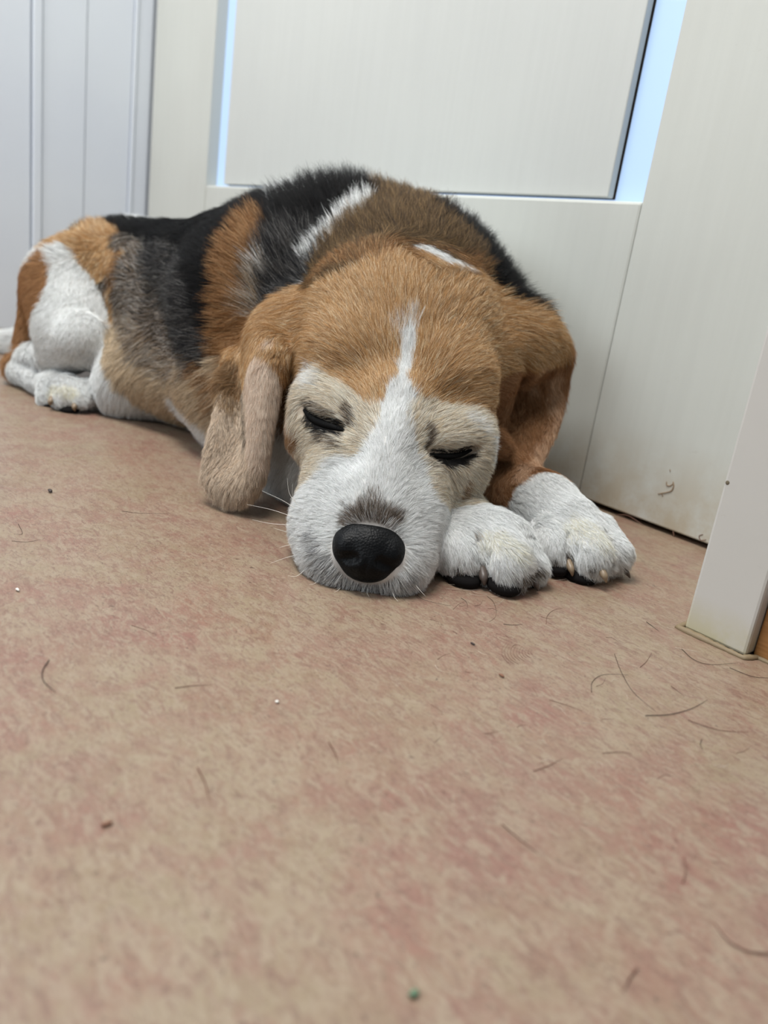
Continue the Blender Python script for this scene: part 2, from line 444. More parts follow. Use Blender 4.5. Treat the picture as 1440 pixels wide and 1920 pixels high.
# lids: a bulge above and a pouch below each closed eye, then the slit
for up_, lo_, sl_ in [
    ([at(605, 764, .4745), at(632, 780, .4665)], [at(600, 815, .4755), at(635, 830, .466)], [at(572, 774, .4555), at(590, 786, .4505), at(612, 795, .4460), at(636, 802, .4410), at(652, 812, .437)]),
    ([at(830, 832, .4665), at(868, 825, .4745)], [at(825, 880, .4685), at(860, 872, .4765)], [at(802, 850, .4390), at(822, 853, .4430), at(845, 853, .4480), at(868, 848, .4540), at(886, 841, .460)])]:
    H.cone(up_[0], up_[1], .0190, .0190, k=.010)
    H.cone(lo_[0], lo_[1], .0190, .0190, k=.008)
    H.chain([(p, .0032) for p in sl_], k=.004, cut=True)
merge(B, H, .010)
B.ell(at(918, 828, .520), (.014, .008, .010), ax=(at(940, 830, .52) - at(880, 800, .52), V(0, 0, 1)), k=.004)   # white cheek ruff poking out behind the right eye

# left ear: leading flap rolled forward, a valley, the hanging outer leaf
EL = [
 [at(585, 565, .540), at(550, 560, .555), at(515, 570, .575), at(490, 595, .590)],
 [at(545, 605, .522), at(508, 600, .528), at(478, 620, .560), at(455, 625, .580)],
 [at(530, 675, .498), at(494, 665, .496), at(460, 690, .546), at(424, 690, .545)],
 [at(513, 760, .490), at(486, 750, .486), at(460, 775, .532), at(414, 765, .524)],
 [at(500, 830, .486), at(482, 830, .483), at(455, 845, .516), at(396, 835, .508)],
 [at(492, 890, .486), at(474, 900, .484), at(432, 905, .495), at(388, 890, .503)],
 [at(478, 925, .490), at(460, 936, .490), at(428, 940, .495), at(402, 925, .500)]]
ER = [[.006, .0075, .0065, .005], [.0045, .006, .0045, .004], [.0035, .0055, .0035, .0038], [.0030, .0050, .0035, .0036], [.0032, .0042, .0038, .0034], [.0028, .0036, .0038, .0030], [.0022, .0030, .0030, .0024]]
B.sheet(EL, ER, k=.006)
# right ear: stands out from the skull, folds at the corner, hangs beside the face
RL = [
 [at(925, 555, .565), at(935, 600, .545), at(935, 650, .530)],
 [at(985, 582, .580), at(985, 612, .553), at(972, 655, .542)],
 [at(1035, 618, .590), at(1032, 640, .566), at(990, 692, .556)],
 [at(1060, 668, .598), at(1052, 690, .590), at(972, 720, .584)],
 [at(1052, 745, .590), at(1005, 760, .582), at(942, 775, .578)],
 [at(1034, 810, .566), at(985, 820, .556), at(925, 825, .548)],
 [at(1000, 876, .542), at(955, 880, .532), at(905, 880, .528)],
 [at(962, 922, .524), at(935, 922, .516), at(902, 918, .516)],
 [at(940, 940, .514), at(928, 942, .512), at(914, 938, .512)]]
RR = [[.009, .010, .008], [.007, .009, .007], [.0055, .0080, .006], [.0045, .005, .0035], [.0038, .004, .0035], [.0035, .004, .0035], [.0032, .0035, .003], [.003, .003, .0025], [.002, .002, .002]]
B.sheet(RL, RR, k=.006)

B.D = np.maximum(B.D, (0.0008 - B.ax[2])[None, None, :]).astype(np.float32)
VERT, QUAD = surface_nets(B)
# keep the largest piece, relax the voxel steps
def relax(v, q, it, lam=0.5):
    n = len(v); e = np.concatenate([q[:, [0, 1]], q[:, [1, 2]], q[:, [2, 3]], q[:, [3, 0]]])
    for _ in range(it):
        acc = np.zeros((n, 3)); cnt = np.bincount(e[:, 0], minlength=n) + np.bincount(e[:, 1], minlength=n)
        for a in range(3):
            acc[:, a] = np.bincount(e[:, 0], v[e[:, 1], a], n) + np.bincount(e[:, 1], v[e[:, 0], a], n)
        v = v + lam * (acc / cnt[:, None] - v)
    return v
VERT = relax(VERT, QUAD, 3)
VERT[:, 2] = np.maximum(VERT[:, 2], 0.0004)
print('mesh', len(VERT), len(QUAD))
def mesh_np(name, v, f):
    me = bpy.data.meshes.new(name); me.vertices.add(len(v)); me.vertices.foreach_set('co', v.astype(np.float32).ravel())
    n = f.shape[1]; me.loops.add(f.size); me.loops.foreach_set('vertex_index', f.astype(np.int32).ravel())
    me.polygons.add(len(f)); me.polygons.foreach_set('loop_start', np.arange(0, f.size, n, dtype=np.int32))

    me.update(calc_edges=True); me.validate(); return me
BODY_ME = mesh_np('body', VERT, QUAD)

# coat: patches of colour laid on the body, each a run of (x, y, z, radius) in metres; later ones lie over earlier ones
PATCHES = [
 ('G',0.4,1,[(-0.7704,0.3064,0.1439,0.0152),(-0.7112,0.2937,0.1144,0.0263),(-0.6450,0.2860,0.0901,0.0278),(-0.5910,0.2790,0.0679,0.0169)]),
 ('GL',0.5,0.7,[(-0.7231,0.2850,0.0793,0.0136),(-0.6632,0.2783,0.0691,0.0165),(-0.6023,0.2802,0.0574,0.0129),(-0.5484,0.2721,0.0671,0.0088)]),
 ('GK',0.6,0.9,[(-0.6933,0.3069,0.1447,0.0216),(-0.5825,0.2789,0.1143,0.0197),(-0.5369,0.2762,0.0811,0.0118)]),
 ('K',0.4,1,[(-0.8301,0.3239,0.1640,0.0032),(-0.8052,0.3330,0.1644,0.0064),(-0.7571,0.3341,0.1636,0.0122),(-0.6112,0.3097,0.1674,0.0162),(-0.5532,0.2849,0.1336,0.0118),(-0.5333,0.2833,0.1052,0.0062)]),
 ('TL',0.5,0.85,[(-0.7106,0.2791,0.0689,0.0077),(-0.6546,0.2686,0.0476,0.0127),(-0.6088,0.2799,0.0343,0.0114),(-0.5326,0.2744,0.0462,0.0111),(-0.5183,0.2786,0.0650,0.0101)]),
 ('O',0.4,0.6,[(-0.5355,0.2742,0.0695,0.0063),(-0.5174,0.2784,0.0612,0.0085),(-0.5176,0.2776,0.0454,0.0063)]),
 ('W',0.35,1,[(-0.6803,0.2580,0.0380,0.0065),(-0.6664,0.2617,0.0198,0.0111),(-0.6601,0.2772,0.0070,0.0084),(-0.6570,0.3040,0.0010,0.0048)]),
 ('W',0.4,0.9,[(-0.5897,0.2828,0.0318,0.0069),(-0.5613,0.2820,0.0252,0.0075),(-0.5349,0.2818,0.0202,0.0049)]),
 ('O',0.35,1,[(-0.5340,0.3123,0.1682,0.0078),(-0.5355,0.2988,0.1516,0.0101),(-0.5282,0.2924,0.1292,0.0112),(-0.5155,0.2901,0.1005,0.0108),(-0.4875,0.2734,0.0819,0.0074)]),
 ('K',0.3,1,[(-0.5130,0.3700,0.2071,0.0143),(-0.5145,0.3400,0.1877,0.0148),(-0.5185,0.3217,0.1704,0.0100)]),
 ('GK',0.4,1,[(-0.5086,0.3247,0.1677,0.0130),(-0.5090,0.3115,0.1478,0.0114),(-0.5054,0.3047,0.1291,0.0084)]),
 ('GB',0.4,1,[(-0.4355,0.3197,0.1618,0.0139),(-0.4527,0.3563,0.1856,0.0165),(-0.4492,0.3805,0.1962,0.0168),(-0.4249,0.3954,0.1888,0.0166),(-0.4086,0.4081,0.1773,0.0125)]),
 ('O',0.5,0.6,[(-0.4471,0.3125,0.1500,0.0088),(-0.4161,0.3221,0.1636,0.0101),(-0.3994,0.3425,0.1704,0.0074)]),
 ('O',0.5,0.55,[(-0.3932,0.3837,0.1723,0.0084),(-0.3985,0.4107,0.1678,0.0066)]),
 ('K',0.4,1,[(-0.4584,0.4185,0.2031,0.0047),(-0.4335,0.4330,0.1896,0.0093),(-0.4101,0.4389,0.1698,0.0115),(-0.3931,0.4446,0.1535,0.0107)]),
 ('GL',0.5,0.8,[(-0.5148,0.3076,0.1469,0.0061),(-0.5098,0.3035,0.1322,0.0046),(-0.5082,0.2988,0.1171,0.0061)]),
 ('W',0.35,0.83,[(-0.4879,0.3764,0.2021,0.0047),(-0.4855,0.3648,0.1961,0.0054),(-0.4808,0.3455,0.1810,0.0038),(-0.4824,0.3345,0.1688,0.0034),(-0.4843,0.3261,0.1562,0.0041)]),
 ('W',0.35,0.83,[(-0.4879,0.3764,0.2021,0.0047),(-0.4855,0.3648,0.1961,0.0054),(-0.4808,0.3455,0.1810,0.0038),(-0.4824,0.3345,0.1688,0.0034),(-0.4843,0.3261,0.1562,0.0041)]),
 ('W',0.5,0.5,[(-0.5138,0.3079,0.1463,0.0046)]),
 ('W',0.3,0.83,[(-0.4006,0.3586,0.1755,0.0017),(-0.3933,0.3605,0.1726,0.0024),(-0.3870,0.3619,0.1693,0.0024)]),
 ('W',0.3,0.83,[(-0.4006,0.3586,0.1755,0.0017),(-0.3933,0.3605,0.1726,0.0024),(-0.3870,0.3619,0.1693,0.0024)]),
 ('GB',0.4,1,[(-0.5066,0.4024,0.2131,0.0033),(-0.4854,0.4092,0.2094,0.0056),(-0.4625,0.4112,0.2044,0.0047)]),
 ('T',0.3,1,[(-0.8183,0.2932,0.1490,0.0094),(-0.7819,0.2932,0.1342,0.0162),(-0.7526,0.2983,0.1299,0.0109)]),
 ('O',0.5,0.6,[(-0.7568,0.3047,0.1398,0.0050),(-0.7413,0.2910,0.1111,0.0069),(-0.7417,0.2877,0.0964,0.0049)]),
 ('T',0.5,0.8,[(-0.7438,0.2888,0.1034,0.0059),(-0.7263,0.2848,0.0789,0.0039)]),
 ('B',0.3,1,[(-0.7864,0.2434,0.1164,0.0044),(-0.7811,0.2339,0.0922,0.0078),(-0.8242,0.2390,0.0626,0.0104),(-0.8314,0.2327,0.0406,0.0094)]),
 ('W',0.25,1,[(-0.7821,0.2596,0.1280,0.0079),(-0.7657,0.2573,0.1102,0.0137),(-0.7383,0.2504,0.0845,0.0210),(-0.7095,0.2447,0.0649,0.0224),(-0.7067,0.2533,0.0494,0.0123)]),
 ('W',0.25,1,[(-0.7815,0.2258,0.0243,0.0170),(-0.7120,0.2324,0.0244,0.0169),(-0.6891,0.2478,0.0150,0.0122)]),
 ('W',0.2,1,[(-1.0018,0.2656,0.0154,0.0188),(-1.0510,0.2422,0.0012,0.0257)]),
 ('B',0.3,1,[(-0.8260,0.2386,0.0623,0.0083),(-0.8330,0.2321,0.0413,0.0084)]),
 ('K',0.5,0.7,[(-0.8296,0.2752,0.1439,0.0031),(-0.8433,0.2993,0.1565,0.0043),(-0.8383,0.3353,0.1677,0.0055)]),
 ('K',0.5,0.7,[(-0.8296,0.2752,0.1439,0.0031),(-0.8433,0.2993,0.1565,0.0043),(-0.8383,0.3353,0.1677,0.0055)]),
 ('CW',0.5,0.7,[(-0.7184,0.2277,0.0135,0.0057),(-0.6979,0.2370,0.0178,0.0065)]),
 ('K',0.3,0.83,[(-0.7230,0.2280,0.0009,0.0033),(-0.7015,0.2305,0.0019,0.0037),(-0.6950,0.2460,0.0026,0.0042)]),
 ('T',0.22,1,[(-0.4297,0.2935,0.1234,0.0123),(-0.3938,0.3013,0.1343,0.0169),(-0.3749,0.3190,0.1380,0.0200),(-0.3584,0.3438,0.1368,0.0182),(-0.3526,0.3721,0.1316,0.0161)]),
 ('T',0.22,1,[(-0.4116,0.2813,0.1088,0.0204),(-0.3674,0.3000,0.1166,0.0283),(-0.3412,0.3321,0.1160,0.0284),(-0.3266,0.3561,0.1066,0.0167)]),
 ('O',0.4,0.8,[(-0.4188,0.2731,0.0908,0.0080),(-0.4188,0.2799,0.0602,0.0096),(-0.3769,0.2578,0.0573,0.0063)]),
 ('W',0.35,1,[(-0.4217,0.2823,0.0273,0.0119),(-0.4118,0.2827,0.0156,0.0105),(-0.4268,0.2819,0.0148,0.0107)]),
 ('O',0.5,0.45,[(-0.4531,0.3164,0.1515,0.0050),(-0.4324,0.3254,0.1667,0.0052),(-0.4138,0.3447,0.1756,0.0055),(-0.3971,0.3820,0.1745,0.0056),(-0.3912,0.4070,0.1629,0.0051)]),
 ('GB',0.5,0.5,[(-0.4602,0.3211,0.1531,0.0051),(-0.4412,0.3316,0.1695,0.0064),(-0.4199,0.3494,0.1781,0.0070),(-0.4047,0.3888,0.1771,0.0065)]),
 ('W',0.3,0.83,[(-0.3992,0.3579,0.1748,0.0017),(-0.3917,0.3592,0.1716,0.0020)]),
 ('W',0.3,0.83,[(-0.3992,0.3579,0.1748,0.0017),(-0.3917,0.3592,0.1716,0.0020)]),
 ('T',0.3,1,[(-0.4553,0.2915,0.1250,0.0077),(-0.4630,0.2772,0.1110,0.0092),(-0.4951,0.2812,0.0882,0.0090)]),
 ('E2',0.7,0.83,[(-0.4835,0.2723,0.0789,0.0088),(-0.4647,0.2627,0.0607,0.0093)]),
 ('P',0.8,0.6,[(-0.4311,0.2678,0.1051,0.0040)]),
 ('P',0.6,1,[(-0.4165,0.2575,0.0875,0.0065),(-0.4063,0.2512,0.0634,0.0081),(-0.3986,0.2503,0.0388,0.0065)]),
 ('E',0.6,1,[(-0.4468,0.2507,0.0417,0.0111),(-0.4331,0.2482,0.0294,0.0171),(-0.4111,0.2406,0.0205,0.0151),(-0.3980,0.2475,0.0256,0.0071)]),
 ('GD',0.8,0.55,[(-0.4678,0.2734,0.0782,0.0036),(-0.4482,0.2647,0.0607,0.0049),(-0.4224,0.2529,0.0460,0.0054)]),  # left ear's valley: shade of the fold put into the colour
 ('T',0.3,1,[(-0.3673,0.4122,0.1362,0.0143),(-0.3602,0.4335,0.1295,0.0117),(-0.3587,0.4610,0.1200,0.0091)]),
 ('B2',0.4,1,[(-0.3748,0.4648,0.0921,0.0158),(-0.3564,0.4335,0.0650,0.0207),(-0.3356,0.3922,0.0419,0.0177),(-0.3219,0.3808,0.0285,0.0083)]),
 ('P2',0.6,0.75,[(-0.3681,0.4798,0.0996,0.0059),(-0.3557,0.4680,0.0763,0.0066),(-0.3366,0.4382,0.0544,0.0063),(-0.3124,0.3921,0.0432,0.0044)]),
 ('P2',0.5,0.5,[(-0.3583,0.4439,0.1064,0.0045),(-0.3748,0.4630,0.0881,0.0047)]),
 ('O',0.5,0.7,[(-0.3244,0.3507,0.1005,0.0083),(-0.3195,0.3563,0.0854,0.0058)]),
 ('T',0.3,1,[(-0.3733,0.2833,0.0993,0.0094),(-0.3557,0.2898,0.0981,0.0092),(-0.3380,0.2814,0.0878,0.0042)]),
 ('T',0.3,1,[(-0.3422,0.3200,0.1060,0.0088),(-0.3309,0.3301,0.1005,0.0100),(-0.3232,0.3505,0.0959,0.0096)]),
 ('C',0.45,1,[(-0.3824,0.2714,0.0926,0.0082),(-0.3641,0.2672,0.0853,0.0110),(-0.3466,0.2705,0.0784,0.0096),(-0.3313,0.2740,0.0774,0.0059)]),
 ('W',0.5,0.7,[(-0.3921,0.2733,0.0931,0.0058),(-0.3782,0.2688,0.0903,0.0056)]),
 ('C',0.5,0.9,[(-0.3582,0.2588,0.0620,0.0091),(-0.3335,0.2564,0.0593,0.0099),(-0.3387,0.2503,0.0522,0.0088)]),
 ('C',0.45,1,[(-0.3078,0.3457,0.0785,0.0075),(-0.3032,0.3378,0.0639,0.0068)]),
 ('C',0.45,1,[(-0.3147,0.3074,0.0761,0.0090),(-0.3139,0.3225,0.0807,0.0098),(-0.3100,0.3405,0.0813,0.0081)]),
 ('C',0.5,0.7,[(-0.3216,0.2976,0.0853,0.0042),(-0.3157,0.2951,0.0777,0.0065)]),
 ('C',0.5,0.8,[(-0.3251,0.2731,0.0759,0.0047),(-0.3250,0.2689,0.0671,0.0041)]),
 ('W',0.5,0.6,[(-0.3128,0.3342,0.0823,0.0056),(-0.3075,0.3408,0.0787,0.0050)]),
 ('C',0.5,0.9,[(-0.3028,0.3175,0.0555,0.0079),(-0.2967,0.3079,0.0438,0.0066)]),
 ('O',0.5,0.6,[(-0.3020,0.3281,0.0471,0.0031),(-0.3023,0.3277,0.0389,0.0025)]),
 ('W',0.3,1,[(-0.3595,0.3212,0.1236,0.0029),(-0.3549,0.3168,0.1147,0.0044),(-0.3472,0.3096,0.1048,0.0037),(-0.3338,0.2971,0.0949,0.0024),(-0.3254,0.2888,0.0861,0.0027),(-0.3155,0.2781,0.0781,0.0043)]),
 ('W',0.7,0.5,[(-0.3647,0.3271,0.1342,0.0026),(-0.3621,0.3190,0.1246,0.0076)]),
 ('W',0.3,1,[(-0.3062,0.2677,0.0662,0.0076),(-0.3024,0.2584,0.0561,0.0161),(-0.3074,0.2463,0.0453,0.0138),(-0.2891,0.2688,0.0478,0.0125)]),
 ('W',0.35,1,[(-0.3232,0.2533,0.0534,0.0103),(-0.3226,0.2408,0.0395,0.0113)]),
 ('W',0.3,1,[(-0.3132,0.2328,0.0256,0.0161),(-0.2912,0.2487,0.0402,0.0163),(-0.2794,0.2764,0.0326,0.0139)]),
 ('W',0.3,1,[(-0.3052,0.2287,0.0143,0.0137),(-0.2809,0.2464,0.0050,0.0136),(-0.2693,0.2665,0.0184,0.0136)]),
 ('SG',0.5,0.85,[(-0.3129,0.2312,0.0229,0.0039),(-0.3011,0.2295,0.0128,0.0066),(-0.2887,0.2388,0.0030,0.0055),(-0.2758,0.2532,0.0030,0.0044),(-0.2683,0.2632,0.0119,0.0038)]),
 ('DN',0.5,0.9,[(-0.2989,0.2417,0.0340,0.0033),(-0.2912,0.2487,0.0402,0.0054),(-0.2830,0.2602,0.0375,0.0038)]),
 ('DN',0.7,0.5,[(-0.2933,0.2528,0.0463,0.0044)]),
 ('DN',0.6,0.5,[(-0.3033,0.2434,0.0402,0.0019)]),
 ('K',0.2,0.83,[(-0.2921,0.2399,0.0235,0.0070),(-0.2797,0.2540,0.0263,0.0076),(-0.2825,0.2456,0.0177,0.0097)]),
 ('GD',0.5,0.8,[(-0.3462,0.2719,0.0800,0.0030),(-0.3396,0.2704,0.0740,0.0030)]),
 ('GD',0.5,0.8,[(-0.3132,0.3025,0.0736,0.0039),(-0.3107,0.2996,0.0667,0.0024)]),
 ('GD',0.5,0.5,[(-0.3740,0.2617,0.0795,0.0022),(-0.3622,0.2631,0.0780,0.0027),(-0.3513,0.2671,0.0743,0.0027)]),
 ('GD',0.5,0.5,[(-0.3038,0.2969,0.0595,0.0024),(-0.3047,0.3103,0.0579,0.0027)]),
 ('K',0.4,0.83,[(-0.3703,0.2615,0.0700,0.0025),(-0.3595,0.2621,0.0669,0.0030),(-0.3493,0.2631,0.0663,0.0033),(-0.3408,0.2651,0.0662,0.0024)]),
 ('K',0.35,0.83,[(-0.3694,0.2617,0.0699,0.0019),(-0.3599,0.2623,0.0671,0.0024),(-0.3505,0.2639,0.0666,0.0027),(-0.3420,0.2659,0.0665,0.0018)]),
 ('K',0.35,0.83,[(-0.3743,0.2613,0.0757,0.0012),(-0.3636,0.2639,0.0737,0.0015),(-0.3522,0.2672,0.0726,0.0018),(-0.3446,0.2694,0.0713,0.0018)]),
 ('K',0.4,0.83,[(-0.3086,0.3060,0.0601,0.0021),(-0.3066,0.3152,0.0590,0.0030),(-0.3053,0.3249,0.0598,0.0028),(-0.3053,0.3331,0.0623,0.0019)]),
 ('K',0.4,0.83,[(-0.3086,0.3060,0.0601,0.0021),(-0.3066,0.3152,0.0590,0.0027),(-0.3053,0.3249,0.0598,0.0025),(-0.3053,0.3331,0.0623,0.0015)]),
 ('K',0.35,0.83,[(-0.3082,0.3057,0.0599,0.0012),(-0.3058,0.3146,0.0586,0.0018),(-0.3049,0.3246,0.0596,0.0015),(-0.3049,0.3328,0.0621,0.0009)]),
 ('K',0.35,0.83,[(-0.3107,0.3053,0.0649,0.0012),(-0.3095,0.3167,0.0650,0.0012),(-0.3094,0.3293,0.0658,0.0012),(-0.3086,0.3362,0.0670,0.0009)]),
 ('GD',0.5,0.6,[(-0.3544,0.2597,0.0636,0.0024),(-0.3346,0.2610,0.0631,0.0023)]),
 ('W',0.2,1,[(-0.2826,0.3068,0.0251,0.0147),(-0.2575,0.3135,0.0210,0.0229),(-0.2454,0.3268,0.0176,0.0144)]),
 ('W',0.2,1,[(-0.3035,0.3803,0.0219,0.0101),(-0.2900,0.3844,0.0330,0.0165),(-0.2478,0.3794,0.0259,0.0263),(-0.2363,0.3923,0.0185,0.0124)]),
 ('B2',0.3,1,[(-0.3617,0.4466,0.0712,0.0169),(-0.3401,0.4107,0.0508,0.0152),(-0.3293,0.3868,0.0367,0.0105),(-0.3234,0.3799,0.0288,0.0048)]),
 ('P2',0.6,0.7,[(-0.3366,0.4382,0.0544,0.0056),(-0.3144,0.3920,0.0426,0.0041)]),
 ('O',0.5,0.4,[(-0.3037,0.3486,0.0502,0.0038),(-0.3263,0.3778,0.0292,0.0035)]),
 ('CW',0.6,0.45,[(-0.2682,0.3195,0.0256,0.0073),(-0.2518,0.3233,0.0249,0.0072)]),
 ('CW',0.6,0.45,[(-0.2609,0.3854,0.0289,0.0079),(-0.2426,0.3876,0.0268,0.0093)]),
 ('T',0.6,0.25,[(-0.2768,0.3177,0.0259,0.0024)]),
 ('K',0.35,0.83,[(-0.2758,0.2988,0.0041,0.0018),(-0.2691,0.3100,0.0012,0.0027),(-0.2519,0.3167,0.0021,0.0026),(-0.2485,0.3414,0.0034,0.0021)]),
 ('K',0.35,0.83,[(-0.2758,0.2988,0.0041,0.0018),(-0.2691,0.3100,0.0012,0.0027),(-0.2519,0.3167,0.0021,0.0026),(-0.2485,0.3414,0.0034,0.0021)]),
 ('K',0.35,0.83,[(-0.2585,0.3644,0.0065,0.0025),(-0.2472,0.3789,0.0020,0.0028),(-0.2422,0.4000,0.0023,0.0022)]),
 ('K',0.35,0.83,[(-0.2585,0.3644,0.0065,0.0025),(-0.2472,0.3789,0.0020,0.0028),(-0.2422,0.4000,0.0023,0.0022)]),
 ('GD',0.5,0.8,[(-0.2672,0.3128,0.0143,0.0015),(-0.2629,0.3142,0.0079,0.0026)]),  # dark strokes between the near toes: crease shade put into the coat colour
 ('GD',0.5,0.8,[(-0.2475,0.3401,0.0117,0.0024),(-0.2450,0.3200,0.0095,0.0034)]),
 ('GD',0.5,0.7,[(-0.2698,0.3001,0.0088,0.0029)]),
 ('GD',0.5,0.8,[(-0.2555,0.3739,0.0154,0.0025),(-0.2508,0.3750,0.0086,0.0025)]),  # far paw: shade of the toe creases painted into the coat
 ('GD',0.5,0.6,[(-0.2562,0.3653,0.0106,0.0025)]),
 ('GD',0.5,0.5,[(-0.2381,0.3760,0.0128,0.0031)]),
 ('W',0.3,1,[(-0.3052,0.3499,0.0694,0.0057)]),
]
